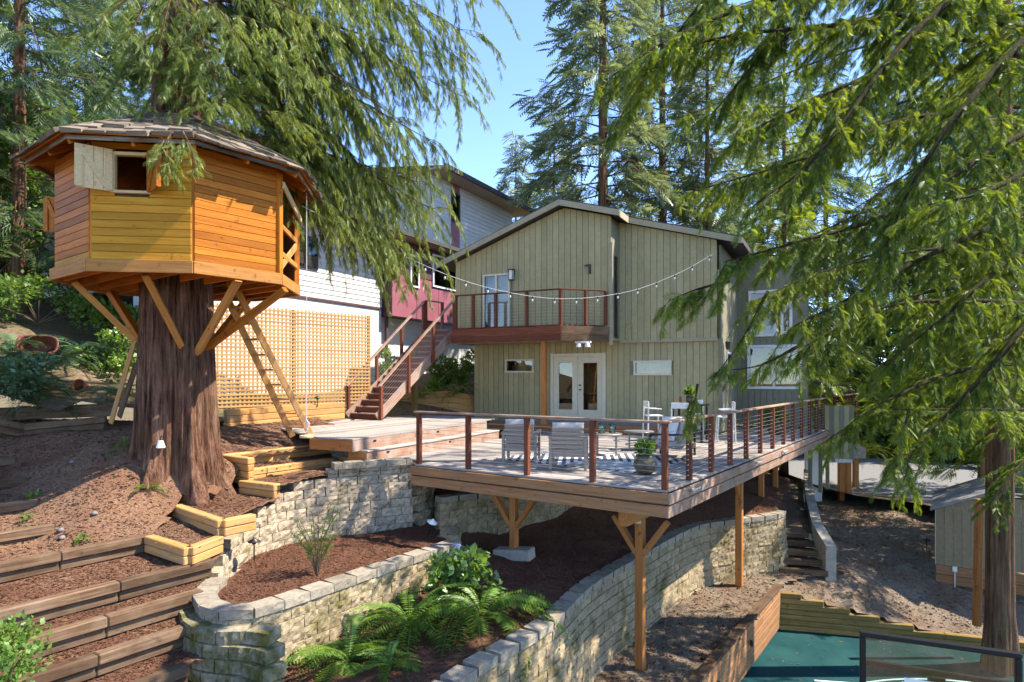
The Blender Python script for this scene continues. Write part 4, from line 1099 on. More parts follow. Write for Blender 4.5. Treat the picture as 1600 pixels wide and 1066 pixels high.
nbox('foundation', -1.6, tc_, .01, 3, -2.5, zfoot, 'lap')
nbox('trim_band', -1.6, tc_, -.04, .0, zfoot - .07, zfoot, 'burgdark')
nbox('wall_core', -1.6, tc_, .01, 8, zfoot, zeave, 'lap')
# eave over the first storey, running on above the burgundy bay
tE = Nq(716, 415)[0]
nbox('eave', -2.2, tE + 1, -1.05, 1.5, zeave, zeave + .06, 'tan'); nbox('gutter', -2.2, tE + 1.05, -1.16, -1.05, zeave - .02, zeave + .13, 'roof')
m = MB(); m.prism([N(-2.2, -1.1, zeave + .07), N(-2.2, 4, zeave + .07), N(-2.2, 4, zeave + 1.2)], NU * (tE + 3.2)); m.build('lower_roof', M['roof'], nh)
t0, z1 = Nq(452, 362); t1, z0 = Nq(495, 423)
o = nbox('window', t0, t1, -.07, -.0, z0 + .0, z1, 'blackframe')
for a, b in ((t0 + .06, (t0 + t1) / 2 - .05), ((t0 + t1) / 2 + .05, t1 - .06)): nbox('pane', a, b, -.085, -.072, z0 + .06, z1 - .06, 'glass', o)
# burgundy bay
tb0, tb1 = Nq(612, 420, -.4)[0], Nq(722, 420, -.4)[0]
zb0 = Nq(640, 497, -.4)[1]; zb1 = zeave - .02
nbox('bay', tb0, tb1 + 3, -.4, 2, zb0, zb1, 'burgdark')
for k in range(4):
    a = tb0 + (tb1 - tb0) * k / 3.2
    b = tb0 + (tb1 - tb0) * (k + 1) / 3.2 - .03
    zm = zb0 + (zb1 - zb0) * .56
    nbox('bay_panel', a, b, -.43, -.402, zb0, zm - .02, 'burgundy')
    nbox('bay_panel', a, b, -.43, -.402, zm + .02, zb1, 'burgdark' if k < 9 else 'burgundy')  # upper panels take the dark tone: eave shade painted into their colour
for (x0, x1) in ((640, 654), (675, 712)):
    ta, tb_ = Nq(x0, 400, -.43)[0], Nq(x1, 400, -.43)[0]; za = Nq(x0, 448, -.43)[1]; zc = Nq(x0, 397, -.43)[1]
    o = nbox('window', ta, tb_, -.49, -.431, za, zc, 'white')
    nbox('pane', ta + .08, tb_ - .08, -.505, -.492, za + .08, zc - .08, 'glass', o)
# downspout and ground floor wall beside the bay
nbox('downspout', tc_ + .15, tc_ + .25, -.12, -.02, -1.5, zeave, 'burgdark')
nbox('lower_wall', tc_, tb1 + 3, .3, .4, -2, zb0, 'white')
# upper storey
VU = 1.2
tu1, zu1 = Nq(800, 352, VU)
_, zue = Nq(716, 292, VU)
_, zub = Nq(716, 420, VU)
tul = Nq(676, 350, VU)[0]
lap_wall(VU, tul, tu1, zeave, zue + .1, .2)
nbox('wall_core', tul, tu1, VU + .01, 8, zeave, zue, 'lap')
nbox('eave', tul - .6, tu1 + 1.0, VU - 1.0, 9, zue, zue + .07, 'tan'); nbox('fascia', tul - .6, tu1 + 1.0, VU - 1.1, VU - 1.0, zue - .03, zue + .18, 'roof')
m = MB(); m.prism([N(tul - .6, VU - 1.05, zue + .08), N(tul - .6, 9, zue + .08), N(tul - .6, 9, zue + 1.2)], NU * (tu1 + 1.6 - tul)); m.build('upper_roof', M['roof'], nh)
ta, tb_ = Nq(704, 330, VU)[0], Nq(717, 330, VU)[0]
nbox('panel_strip', ta, tb_, VU - .05, VU, zeave, zue, 'burgundy')
o = nbox('window', ta, tb_, VU - .09, VU - .051, Nq(710, 348, VU)[1], Nq(710, 302, VU)[1], 'blackframe')
nbox('pane', ta + .08, tb_ - .08, VU - .11, VU - .092, Nq(710, 345, VU)[1], Nq(710, 306, VU)[1], 'glass', o)

# ------------------------------------------------------------------ lattice fence
lf = thing('lattice_fence', 'tan wooden lattice fence panel in front of the white neighbour wall', 'fence', P(330, 630, 16.2))
La, Lb = P(318, 600, 16.4), P(578, 600, 20.0); La.z = Lb.z = 0
ld_ = (Lb - La).normalized(); ln = Vector((-ld_.y, ld_.x, 0)); LL = (Lb - La).length
zb, zt = -.82, 1.93
k = 0; s = 0
while s < LL:
    beam('slat', La + ld_ * s + ln * .012 + UP * zb, La + ld_ * s + ln * .012 + UP * (zt), .05, .012, M['lattice'], lf, up=ln, ch=.002); s += .118
z = zb + .05
while z < zt:
    beam('slat', La + UP * z, Lb + UP * z, .012, .05, M['lattice'], lf, ch=.002); z += .105
for t in (0, .5, 1): p = La.lerp(Lb, t) + ln * .07; beam('post', p + UP * -1.3, p + UP * zt, .09, .09, M['lattice'], lf)
# ------------------------------------------------------------------ tree house
TC = Vector((-6.12, 12.0, 0)); TR = 2.0; PH = math.radians(30)
th = thing('tree_house', 'octagonal orange cedar tree house with shake roof around the big trunk', 'tree house', (-6.12, 12, 1.6))
def TV(k, r=TR, z=0): a = PH + k * math.pi / 4; return TC + Vector((r * math.cos(a), r * math.sin(a), z))
FZ, WT = 1.86, 3.66
for k in range(8):
    a, b = TV(k, TR + .06, FZ - .1), TV(k + 1, TR + .06, FZ - .1)
    beam('rim_board', a, b, .05, .2, M['cedar_brace'], th)
# floor planks and joists
for i in range(-12, 13):
    y = i * .16; hw = math.sqrt(max(0, (TR - .12) ** 2 - y * y)) * .98
    if hw < .2: continue
    d_ = Vector((math.cos(PH + .39), math.sin(PH + .39), 0)); n_ = Vector((-d_.y, d_.x, 0))
    if abs(y) < .7:
        beam('floor_board', TC + n_ * y + d_ * .72 + UP * (FZ - .02), TC + n_ * y + d_ * hw + UP * (FZ - .02), .15, .035, M['cedar_brace'], th)
        beam('floor_board', TC + n_ * y - d_ * .72 + UP * (FZ - .02), TC + n_ * y - d_ * hw + UP * (FZ - .02), .15, .035, M['cedar_brace'], th)
    else:
        beam('floor_board', TC + n_ * y - d_ * hw + UP * (FZ - .02), TC + n_ * y + d_ * hw + UP * (FZ - .02), .15, .035, M['cedar_brace'], th)
for i in range(-4, 5):
    y = i * .42; hw = math.sqrt(max(0, (TR - .1) ** 2 - y * y)) * .97
    d_ = Vector((math.cos(PH + .39 + math.pi / 2), math.sin(PH + .39 + math.pi / 2), 0)); n_ = Vector((-d_.y, d_.x, 0))
    segs = [(-hw, -.72), (.72, hw)] if abs(y) < .7 else [(-hw, hw)]
    for s0, s1 in segs: beam('joist', TC + n_ * y + d_ * s0 + UP * (FZ - .11), TC + n_ * y + d_ * s1 + UP * (FZ - .11), .045, .14, M['cedar'], th)
# walls of horizontal boards
BH = .125
open_face = 7          # between the right vertices: entrance from the ladder
for k in range(8):
    if k == open_face: continue
    a, b = TV(k), TV(k + 1); L = (b - a).length; d_ = (b - a).normalized(); out = ((a + b) / 2 - TC).normalized()
    nb_ = int((WT - FZ) / BH)
    for i in range(nb_ + 1):
        z0 = FZ + .005 + i * BH; z1 = min(z0 + BH - .004, WT + .05)
        if z1 - z0 < .03: continue
        segs = [(0.02, L - .02)]
        if k == 5:
            w0, w1_ = L * .24, L * .575
            if z1 > 2.95 and z0 < 3.5: segs = [(0.02, w0), (w1_, L - .02)]
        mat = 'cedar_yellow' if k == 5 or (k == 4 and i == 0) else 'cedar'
        for s0, s1 in segs:
            beam('wall_board', a + d_ * s0 + UP * ((z0 + z1) / 2), a + d_ * s1 + UP * ((z0 + z1) / 2), .03, z1 - z0, M[mat], th, up=UP, ch=.007)
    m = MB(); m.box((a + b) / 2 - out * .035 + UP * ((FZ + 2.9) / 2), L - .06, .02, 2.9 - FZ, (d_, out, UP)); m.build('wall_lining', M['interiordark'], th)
for k in range(8):
    p = TV(k, TR + (.01 if k in (7, 8, 0) else -.06)); beam('corner_post', p + UP * (FZ), p + UP * WT, .1, .1, M['cedar'], th, up=(p - TC).normalized())
# window with its frame and two shutters
a, b = TV(5), TV(6); d_ = (b - a).normalized(); out = ((a + b) / 2 - TC).normalized(); L = (b - a).length
w0, w1_ = L * .24, L * .575; wc_ = a + d_ * ((w0 + w1_) / 2)
m = MB()
m.box(wc_ + UP * 2.93 + out * .02, w1_ - w0 + .06, .09, .04, (d_, out, UP)); m.box(wc_ + UP * 3.53 + out * .02, w1_ - w0 + .06, .09, .05, (d_, out, UP))
m.box(a + d_ * w0 + UP * 3.23 + out * .02, .04, .088, .6, (d_, out, UP)); m.box(a + d_ * w1_ + UP * 3.23 + out * .02, .04, .088, .6, (d_, out, UP))
wf_ = m.build('window_frame', M['pine'], th)
def shutter(hinge, dirv, wid, mat, zlo=2.92, zhi=3.58):
    nrm = UP.cross(dirv).normalized()
    m = MB()
    nb_ = 4
    for i in range(nb_):
        m.box(hinge + dirv * (wid * (i + .5) / nb_) + UP * ((zlo + zhi) / 2), wid / nb_ - .006, .022, zhi - zlo, (dirv, nrm, UP))
    o = m.build('shutter', M[mat], th)
    m = MB()
    for s in (1, -1):
        m.box(hinge + dirv * (.05) + nrm * (.022 * s) + UP * ((zlo + zhi) / 2), .09, .02, zhi - zlo - .02, (dirv, nrm, UP))
        m.box(hinge + dirv * (wid - .05) + nrm * (.022 * s) + UP * ((zlo + zhi) / 2), .09, .02, zhi - zlo - .02, (dirv, nrm, UP))
        p0 = hinge + dirv * .08 + nrm * (.021 * s) + UP * (zlo + .06); p1 = hinge + dirv * (wid - .08) + nrm * (.021 * s) + UP * (zhi - .06)
        x = (p1 - p0).normalized(); m.box((p0 + p1) / 2, (p1 - p0).length, .018, .08, (x, nrm, x.cross(nrm)))
    m.build('shutter_brace', M[mat], o)
shutter(a + d_ * (w0 - .01) + out * .06, (-d_ * .86 + out * .5).normalized(), .5, 'pine')
shutter(a + d_ * (w1_ + .01) + out * .06, (d_ * .62 + out * .78).normalized(), .48, 'cedar')
a4, b4 = TV(3), TV(4); o4 = ((a4 + b4) / 2 - TC).normalized(); d4 = (b4 - a4).normalized()
shutter(a4 + d4 * 1.15 + o4 * .06, (o4 * .93 - d4 * .35).normalized(), .42, 'cedar', 2.6, 3.22)
# things glimpsed inside
m = MB(); m.box(TC + Vector((-.7, -.9, 2.75)), .8, .05, .4); m.build('inner_shelf', M['cedar'], th)
# roof structure
RE, EZ, AZ = 2.46, 3.68, 4.92
for k in range(8):
    a, b = TV(k, RE, EZ), TV(k + 1, RE, EZ); ap = TC + UP * AZ
    ai, bi = TV(k, .62, AZ - .26), TV(k + 1, .62, AZ - .26)
    m = MB(); nrm = (b - a).cross(ai - a).normalized()
    if nrm.z < 0: nrm = -nrm
    m.prism([a, b, bi, ai], nrm * .025); m.build('roof_deck', M['cedar'], th)
    beam('rafter', TV(k, RE - .08, EZ - .07), TV(k, .66, AZ - .34), .05, .13, M['cedar'], th)
    mid = lambda r, z: (TV(k, r, z) + TV(k + 1, r, z)) / 2
    beam('rafter', mid(RE - .1, EZ - .07), mid(.7, AZ - .34), .05, .12, M['cedar'], th)
    beam('fascia', TV(k, RE - .06, EZ - .035), TV(k + 1, RE - .06, EZ - .035), .03, .07, M['shake'], th)
    # split shakes in rows, each with its own tilt
    nr = 6
    for r in range(nr):
        f0 = r / nr; A = a.lerp(ai, f0); B = b.lerp(bi, f0)
        up = (ai - a).lerp(bi - b, .5).normalized()
        cnt = max(2, int((B - A).length / .28))
        for c in range(cnt):
            q0 = A.lerp(B, (c + .03) / cnt); q1 = A.lerp(B, (c + .97) / cnt)
            lift = RNG.uniform(.0, .055); ln_ = .46 + RNG.uniform(-.05, .08); dn = RNG.uniform(.0, .17)
            base = nrm * (.03 + .012 * (r % 2)); e = nrm * (.022 + lift)
            m = MB()
            p = [q0 - up * dn + base, q1 - up * (dn + RNG.uniform(-.03, .03)) + base, q1 + up * ln_ + base, q0 + up * ln_ + base]
            t4 = [p[0] + e, p[1] + e * RNG.uniform(.7, 1.3), p[2] + nrm * .012, p[3] + nrm * .012]
            m.add(p + t4, [[0, 3, 2, 1], [4, 5, 6, 7], [0, 1, 5, 4], [1, 2, 6, 5], [2, 3, 7, 6], [3, 0, 4, 7]])
            m.build('shake', M['shake'], th)
# rails of the open side
a, b = TV(7, TR + .02), TV(8, TR + .02)
for z in (2.25, 2.75): beam('guard_rail', a + UP * z, b + UP * z, .04, .1, M['cedar_brace'], th)
beam('guard_rail', a + UP * 1.95, b + UP * 2.7, .03, .14, M['newtimber'], th)
beam('guard_rail', TV(7, TR + .1, 3.45), TV(8, TR + .1, 3.2), .04, .12, M['pine'], th)
# knee braces down to the trunk
TK = Vector((-6.28, 12.05, 0))
def brace(px0, py0, d0, px1, py1, mat='cedar_brace', w=.11):
    p0 = P(px0, py0, d0); ang = None
    b_ = (px1 - 800) / F; A_ = 1 + b_ * b_; B_ = TK.x * b_ + TK.y; C_ = TK.x ** 2 + TK.y ** 2 - .60 ** 2; q_ = B_ * B_ - A_ * C_
    p1 = P(px1, py1, (B_ - math.sqrt(q_)) / A_ + .04 if q_ > 0 else B_ / A_)
    beam('knee_brace', p0, p1, w, .15, M[mat], th, up=Vector((.3, -1, .2)), ch=.01)
brace(226, 428, 10.45, 284, 541); brace(372, 438, 11.0, 308, 552); brace(446, 452, 11.6, 322, 545, 'cedar')
brace(116, 441, 11.2, 210, 532)
for ang in (75, 120, 165):
    d_ = Vector((math.cos(math.radians(ang)), math.sin(math.radians(ang)), 0))
    beam('knee_brace', TC + d_ * 1.75 + UP * (FZ - .2), TK + d_ * .66 + UP * .45, .11, .15, M['cedar'], th, up=d_.cross(UP))
# ladder
ld = thing('ladder', 'wooden plank ladder leaning up to the tree house entrance', 'ladder', (-4.8, 14.4, -1.45))
l0, l1 = P(357, 470, 13.1), P(457, 682, 14.6); r0, r1 = P(371, 455, 12.9), P(487, 682, 14.3)
for p, q_ in ((l0, l1), (r0, r1)): beam('ladder_rail', p, q_, .13, .06, M['newtimber'], ld, up=Vector((.5, -.8, 0)))
for k in range(9):
    f = (k + .7) / 9.4; a = l0.lerp(l1, f); b = r0.lerp(r1, f); b.z = (a.z + b.z) / 2; a.z = b.z
    beam('rung', a, b, .16, .035, M['newtimber'], ld)
# leaning boards
lb = thing('leaning_board', 'long pale board leaning against the cedar trunk, the longer of two', 'board', P(172, 660, 12.9))
beam('board', P(173, 662, 12.6), P(226, 478, 12.4), .03, .12, M['newtimber'], lb, up=Vector((1, -.4, 0)))
lb = thing('leaning_board', 'short weathered board leaning low against the cedar trunk', 'board', P(188, 655, 12.9))
beam('board', P(186, 652, 12.9), P(213, 570, 12.6), .03, .13, M['oldtimber'], lb, up=Vector((1, -.4, 0)))
# rope swing
sw = thing('rope_swing', 'disc swing on a thin rope below the tree house eave', 'swing', P(479, 684, 13))
m = MB(); m.tube([P(479, 300, 12.6), P(479, 520, 12.6), P(479, 676, 12.6)], .008, 5); m.build('rope', M['rope'], sw)
m = MB(); m.lathe(P(479, 684, 12.6), [(.0, .0), (.13, .0), (.135, .02), (.13, .045), (.0, .05)], 16); m.build('disc_seat', M['pine'], sw)
m = MB(); m.tube([P(475, 662, 12.6), P(479, 656, 12.6), P(483, 662, 12.6), P(480, 672, 12.6)], .012, 5); m.build('knot', M['rope'], sw)

# ------------------------------------------------------------------ the big cedar that carries it
ced = thing('cedar_tree', 'massive red cedar with fluted trunk rising through the tree house roof', 'tree', (TK.x, TK.y, -1.6))
def fluted_trunk(c, zs, rs, flare, lobes, n=88, seed=1, lean=(0, 0)):
    r_ = random.Random(seed); v = []
    ph = [r_.uniform(0, 6.28) for _ in range(6)]
    lob = [(r_.uniform(0, 6.28)) for _ in range(lobes)]
    lob = [2 * math.pi * i / lobes + r_.uniform(-.25, .25) for i in range(lobes)]
    for z, r0, fl_ in zip(zs, rs, flare):
        for k in range(n):
            a = 2 * math.pi * k / n
            fl2 = sum(math.exp(-((math.atan2(math.sin(a - l), math.cos(a - l))) / .22) ** 2) for l in lob)
            rr = r0 * (1 + .05 * math.sin(7 * a + ph[0] + z * .25) + .04 * math.sin(13 * a + ph[1] - z * .2) + .03 * math.sin(23 * a + ph[2] + z * .3 + math.sin(z * 1.7)) + .022 * math.sin(37 * a + ph[3] + math.sin(z * 2.3 + a)) + .016 * math.sin(63 * a + ph[4] + 1.5 * math.sin(z * 3.1 + 2 * a)) + r_.uniform(-.012, .012)) + fl_ * fl2
            v.append((c.x + lean[0] * z + rr * math.cos(a), c.y + lean[1] * z + rr * math.sin(a), z))
    m_ = len(zs)
    f = [[i * n + k, i * n + (k + 1) % n, (i + 1) * n + (k + 1) % n, (i + 1) * n + k] for i in range(m_ - 1) for k in range(n)]
    return v, f
zs = [-2.6, -2.2, -1.9, -1.6, -1.3, -1.0, -.6, -.2, .3, .9, 1.6, 2.4, 3.6, 5, 7, 10, 14, 18, 22]
rs = [.66, .65, .64, .63, .62, .615, .61, .605, .60, .59, .58, .55, .48, .42, .37, .30, .22, .13, .05]
fl_ = [.75, .52, .34, .22, .15, .11, .08, .06, .04, .02, .01, 0, 0, 0, 0, 0, 0, 0, 0]
zq = np.linspace(-2.6, 5.4, 60).tolist() + zs[14:]
v, f = fluted_trunk(TK, zq, np.interp(zq, zs, rs).tolist(), np.interp(zq, zs, fl_).tolist(), 8, 250, seed=4)
link('trunk', mesh_np('trunk', v, f, M['cedarbark'], True), ced)
# lamp lying at the root
fl2 = thing('spot_lamp', 'white spot lamp fixed low on the cedar trunk', 'lamp', P(251, 700, 11.3))
m = MB(); c = P(251, 693, 11.3); m.lathe(c, [(.0, .05), (.04, .05), (.075, -.07), (.07, -.08), (.0, -.08)], 12); m.build('lamp_head', M['white'], fl2)
m = MB(); m.tube([c + UP * .05, c + UP * .11, c + Vector((.02, 0, .13))], .012, 5); m.build('lamp_bracket', M['black'], fl2)
# terracotta pot on its side, red tub
tp = MB(); prof = [(.0, 0), (.09, 0), (.13, .24), (.155, .24), (.155, .3), (.13, .3), (.12, .2), (.085, .03), (0, .03)]
tp.lathe((0, 0, 0), prof, 18)
ax = Vector((.05, -.96, .2)).normalized(); rot = ax.to_track_quat('Z', 'Y').to_matrix().to_4x4()
o = link('terracotta_pot', mesh_py('terracotta_pot', tp.v, tp.f, M['terracotta'], True), None, Matrix.Translation(P(134, 606, 15.2)) @ rot); tag(o, 'empty terracotta pot lying on its side under the tree house', 'pot')
tb_ = MB(); n = 18; v = []
for (s, z) in ((.55, 0), (.62, .1), (.78, .5), (.85, .52), (.85, .56), (.74, .53), (.56, .1), (.5, .06)):
    for k in range(n):
        a = 2 * math.pi * k / n; sx = abs(math.cos(a)) ** .6 * math.copysign(1, math.cos(a)); sy = abs(math.sin(a)) ** .6 * math.copysign(1, math.sin(a))
        v.append((sx * s * .8, sy * s * .48, z))
f = [[i * n + k, i * n + (k + 1) % n, (i + 1) * n + (k + 1) % n, (i + 1) * n + k] for i in range(7) for k in range(n)] + [list(range(n))[::-1], list(range(7 * n, 8 * n))]
rot = Matrix.Rotation(.5, 4, 'Z') @ Matrix.Rotation(math.radians(68), 4, 'X')
o = link('wheelbarrow_tub', mesh_py('wheelbarrow_tub', v, f, M['redtub'], True), None, Matrix.Translation(Vector((P(62, 500, 15.6).x, 15.6, float(HF['hillside'][0](np.array([P(62, 500, 15.6).x]), np.array([15.6]))[0]) + .18))) @ rot @ Matrix.Scale(.62, 4)); tag(o, 'red-brown tub tipped on its side among the ferns at left', 'tub')

# ------------------------------------------------------------------ deck furniture
def local(o, x, y):   # frame helper: origin, forward
    f_ = Vector((x, y, 0)).normalized(); r_ = Vector((f_.y, -f_.x, 0))
    return lambda a, b, c: Vector(o) + r_ * a + f_ * b + UP * c, r_, f_
def cushion_mesh(w, d, h, mat, n=9, puff=.35):
    v = []; f = []
    for s in (1, -1):
        for j in range(n):
            for i in range(n):
                x = (i / (n - 1) * 2 - 1); y = (j / (n - 1) * 2 - 1)
                e = max(0, 1 - abs(x) ** 4) ** .5 * max(0, 1 - abs(y) ** 4) ** .5
                v.append((x * w / 2 * (1 - .04 * (1 - abs(y))), y * d / 2, s * h / 2 * (puff * e + (1 - puff) * (e > .05)) ))
    for s in range(2):
        o_ = s * n * n
        for j in range(n - 1):
            for i in range(n - 1):
                q_ = [o_ + j * n + i, o_ + j * n + i + 1, o_ + (j + 1) * n + i + 1, o_ + (j + 1) * n + i]
                f.append(q_ if s == 0 else q_[::-1])
    return mesh_py('cushion', v, f, mat, True)
def put(mesh, name, parent, c, x, z):
    x, y, z = frame(x, z)
    return link(name, mesh, parent, Matrix(((x.x, y.x, z.x, c.x), (x.y, y.y, z.y, c.y), (x.z, y.z, z.z, c.z), (0, 0, 0, 1))))
def armchair(o, fx, fy, label):
    t = thing('armchair', label, 'armchair', o, 'grey armchairs on the deck'); Q, r_, f_ = local(o, fx, fy)
    w, dp = .66, .68
    for a in (-w / 2, w / 2):
        for b in (-dp / 2, dp / 2): beam('leg', Q(a, b, .0), Q(a, b, .61), .06, .06, M['greyframe'], t, up=f_)
        beam('armrest', Q(a, -dp / 2 - .04, .625), Q(a, dp / 2 + .04, .625), .085, .035, M['greyframe'], t)
    for b in (-dp / 2, dp / 2): beam('seat_rail', Q(-w / 2 + .03, b, .3), Q(w / 2 - .03, b, .3), .04, .1, M['greyframe'], t)
    for k in range(6): beam('back_slat', Q(-w / 2 + .03, -dp / 2 - .0 - .012 * k, .36 + .082 * k), Q(w / 2 - .03, -dp / 2 - .0 - .012 * k, .36 + .082 * k), .025, .068, M['greyframe'], t)
    put(cushion_mesh(.58, .62, .17, M['cushdark']), 'seat_cushion', t, Q(0, .02, .42), r_, UP)
    put(cushion_mesh(.6, .52, .2, M['cushion']), 'back_cushion', t, Q(0, -.25, .64), r_, (f_ + UP * .15))
    return t
armchair(PZ(815, 721, DZ) , .15, 1, 'left grey slatted armchair with pale cushions, back to the front railing')
armchair(PZ(889, 731, DZ), .15, 1, 'right grey slatted armchair with pale cushions, back to the front railing')
def round_table(o, r, h, label, mat, top, legs=4):
    t = thing('coffee_table', label, 'table', o)
    m = MB(); m.lathe(Vector(o), [(0, h - .03), (r, h - .03), (r + .01, h - .015), (r, h), (0, h)], 24); m.build('table_top', M[top], t)
    for k in range(legs):
        a = .6 + k * 2 * math.pi / legs; p = Vector(o) + Vector((math.cos(a), math.sin(a), 0)) * (r * .88)
        beam('leg', p, p + UP * (h - .03), .035, .035, M[mat], t)
    m = MB(); m.lathe(Vector(o), [(r * .86, .12), (r * .9, .12), (r * .9, .14), (r * .86, .14), (r * .86, .12)], 24); m.build('leg_ring', M[mat], t)
    return t
c1 = PZ(948, 712, DZ); round_table(c1, .34, .50, 'light grey metal coffee table holding green glass vases', 'greyframe', 'greyframe')
c2 = PZ(998, 703, DZ); round_table(c2, .36, .46, 'darker grey low table next to the sofa', 'tablegrey', 'tablegrey')
for k, (dx, dy, h, lab) in enumerate(((-.12, -.05, .24, 'left green glass vase on the coffee table'), (.13, .02, .22, 'right green glass vase on the coffee table'))):
    m = MB(); m.lathe(c1 + Vector((dx, dy, .5)), [(0, .003), (.07, .003), (.085, .03), (.08, h * .6), (.07, h), (.062, h), (.07, h * .6), (.075, .03), (0, .02)], 14)
    o = m.build('glass_vase', M['vase'], None, True); tag(o, lab, 'vase', 'green glass vases')
# sofa along the side railing
so_ = PZ(1043, 722, DZ) + Vector((.25, .5, 0)); Q, r_, f_ = local(so_, -.819, .3)
sf_ = thing('sofa', 'pale cushioned sofa with black frame beside the side railing', 'sofa', so_)
SW_, SDp = 1.7, .75
for a in (-SW_ / 2, SW_ / 2):
    for b in (-SDp / 2, SDp / 2): beam('leg', Q(a, b, 0), Q(a, b, .58), .05, .05, M['black'], sf_, up=f_)
    beam('armrest', Q(a, -SDp / 2, .59), Q(a, SDp / 2, .59), .07, .035, M['black'], sf_)
for b in (-SDp / 2, SDp / 2): beam('seat_rail', Q(-SW_ / 2, b, .25), Q(SW_ / 2, b, .25), .04, .08, M['black'], sf_)
beam('back_rail', Q(-SW_ / 2, -SDp / 2, .68), Q(SW_ / 2, -SDp / 2, .68), .04, .06, M['black'], sf_)
for s in (-.42, .42):
    put(cushion_mesh(.8, .68, .18, M['cushion']), 'seat_cushion', sf_, Q(s, .03, .37), r_, UP)
    put(cushion_mesh(.8, .52, .2, M['cushion']), 'back_cushion', sf_, Q(s, -.26, .66), r_, (f_ + UP * .2))
put(cushion_mesh(.5, .5, .18, M['white']), 'throw_pillow', sf_, Q(-.62, .02, .7), r_ * .5 + f_ * .5, (f_ - r_ * .6 + UP * .4))
put(cushion_mesh(.45, .45, .16, M['cushdark']), 'throw_pillow', sf_, Q(.55, .05, .68), r_, (f_ + UP * .5))
# rug
rc = PZ(905, 719, DZ) + Vector((.3, .15, .009)); m = MB(); m.box((0, 0, 0), 3.3, 2.5, .012)
o = link('rug', mesh_py('rug', m.v, m.f, M['rug']), None, Matrix.Translation(rc) @ Matrix.Rotation(math.radians(-38), 4, 'Z')); tag(o, 'black and white striped rug under the deck seating', 'rug')
# glazed pot with plant
def leaves_np(n, c, rad, size, seed, up=.3, squash=.8):
    r = np.random.default_rng(seed)
    d = r.normal(size=(n, 3)); d /= np.linalg.norm(d, axis=1)[:, None]
    p = d * (r.uniform(.15, 1, (n, 1)) ** .5) * np.array([rad, rad, rad * squash]) + np.array(tuple(c))
    dirv = d * .7 + r.normal(size=(n, 3)) * .5 + np.array([0, 0, up]); dirv /= np.linalg.norm(dirv, axis=1)[:, None]
    nn = r.normal(size=(n, 3)); s = np.cross(dirv, nn); s /= np.linalg.norm(s, axis=1)[:, None]
    k = np.cross(s, dirv)
    l = size * r.uniform(.6, 1.3, (n, 1)); w = l * .34
    v = np.stack([p, p + dirv * l * .5 + s * w + k * l * .06, p + dirv * l - k * l * .12, p + dirv * l * .5 - s * w + k * l * .06], 1).reshape(-1, 3)
    return v, np.arange(4 * n).reshape(-1, 4)
pc = PZ(1008, 741, DZ)
gp = thing('potted_plant', 'bushy green plant in a round dark glazed pot at the deck corner', 'potted plant', pc)
m = MB(); m.lathe(pc, [(0, .005), (.11, .005), (.17, .06), (.215, .16), (.2, .25), (.155, .30), (.17, .335), (.15, .335), (.13, .3), (0, .27)], 22); m.build('pot', M['pot'], gp, True)
v, f = leaves_np(420, pc + UP * .46, .17, .075, 3, .4, .9); link('foliage', mesh_np('foliage', v, f, M['leaf_bright']), gp)
m = MB()
for k in range(7):
    a = k * 1.1; m.tube([pc + UP * .3, pc + Vector((.08 * math.cos(a), .08 * math.sin(a), .55)), pc + Vector((.26 * math.cos(a), .2 * math.sin(a), .78 - .04 * (k % 3)))], [.004, .003, .002], 4)
m.build('stem', M['greenstem'], gp)
for q_ in range(3):
    m = MB(); m.lathe(pc + Vector((.16 + .05 * q_, -.02 * q_, .5 + .03 * q_)), [(0, .02), (.022, .01), (.02, -.01), (0, -.015)], 7); m.build('flower', M['terracotta'], gp)
# dining set
tc2 = P(1078, 0, 17.6); tc2 = Vector((tc2.x, 17.6, DZ))
dt = thing('dining_table', 'black bar-height table near the house corner', 'table', tc2)
m = MB(); m.box(tc2 + UP * 1.0, .9, .9, .035, (HU, HV, UP)); m.build('table_top', M['black'], dt)
for a in (-.38, .38):
    for b in (-.38, .38): beam('leg', tc2 + HU * a + HV * b, tc2 + HU * a + HV * b + UP * .98, .05, .05, M['black'], dt)
def bar_chair(o, fx, fy, label):
    t = thing('bar_chair', label, 'chair', o, 'white bar chairs'); Q, r_, f_ = local(o, fx, fy)
    for a in (-.2, .2):
        beam('leg', Q(a * 1.15, .22, 0), Q(a, .18, .68), .035, .035, M['white'], t, up=f_)
        beam('leg', Q(a * 1.15, -.25, 0), Q(a, -.22, 1.05), .035, .035, M['white'], t, up=f_)
        beam('armrest', Q(a * 1.1, -.2, .9), Q(a * 1.1, .14, .88), .04, .03, M['white'], t)
    beam('seat', Q(0, -.2, .69), Q(0, .2, .69), .44, .035, M['white'], t)
    beam('backrest', Q(-.22, -.23, 1.02), Q(.22, -.23, 1.02), .03, .15, M['white'], t)
    for b in (-.24, .21): beam('stretcher', Q(-.21, b, .28), Q(.21, b, .28), .025, .025, M['white'], t)
    return t
bar_chair(Vector((3.95, 17.8, DZ)), 1, .1, 'white bar chair left of the black table, in profile')
bar_chair(Vector((4.4, 16.75, DZ)), .3, 1, 'white bar chair in front of the black table, back to the deck')
bar_chair(Vector((5.3, 18.6, DZ)), -.4, -1, 'white bar chair behind the black table, against the siding')
bar_chair(Vector((5.75, 17.3, DZ)), -1, .2, 'white bar chair right of the black table, behind hanging branches')
tp_ = thing('potted_plant', 'small spiky plant in a dark pot on the black table', 'potted plant', tc2 + UP * 1.02)
m = MB(); m.lathe(tc2 + UP * 1.02, [(0, 0), (.1, 0), (.11, .22), (.1, .22), (0, .2)], 14); m.build('pot', M['pot'], tp_, True)
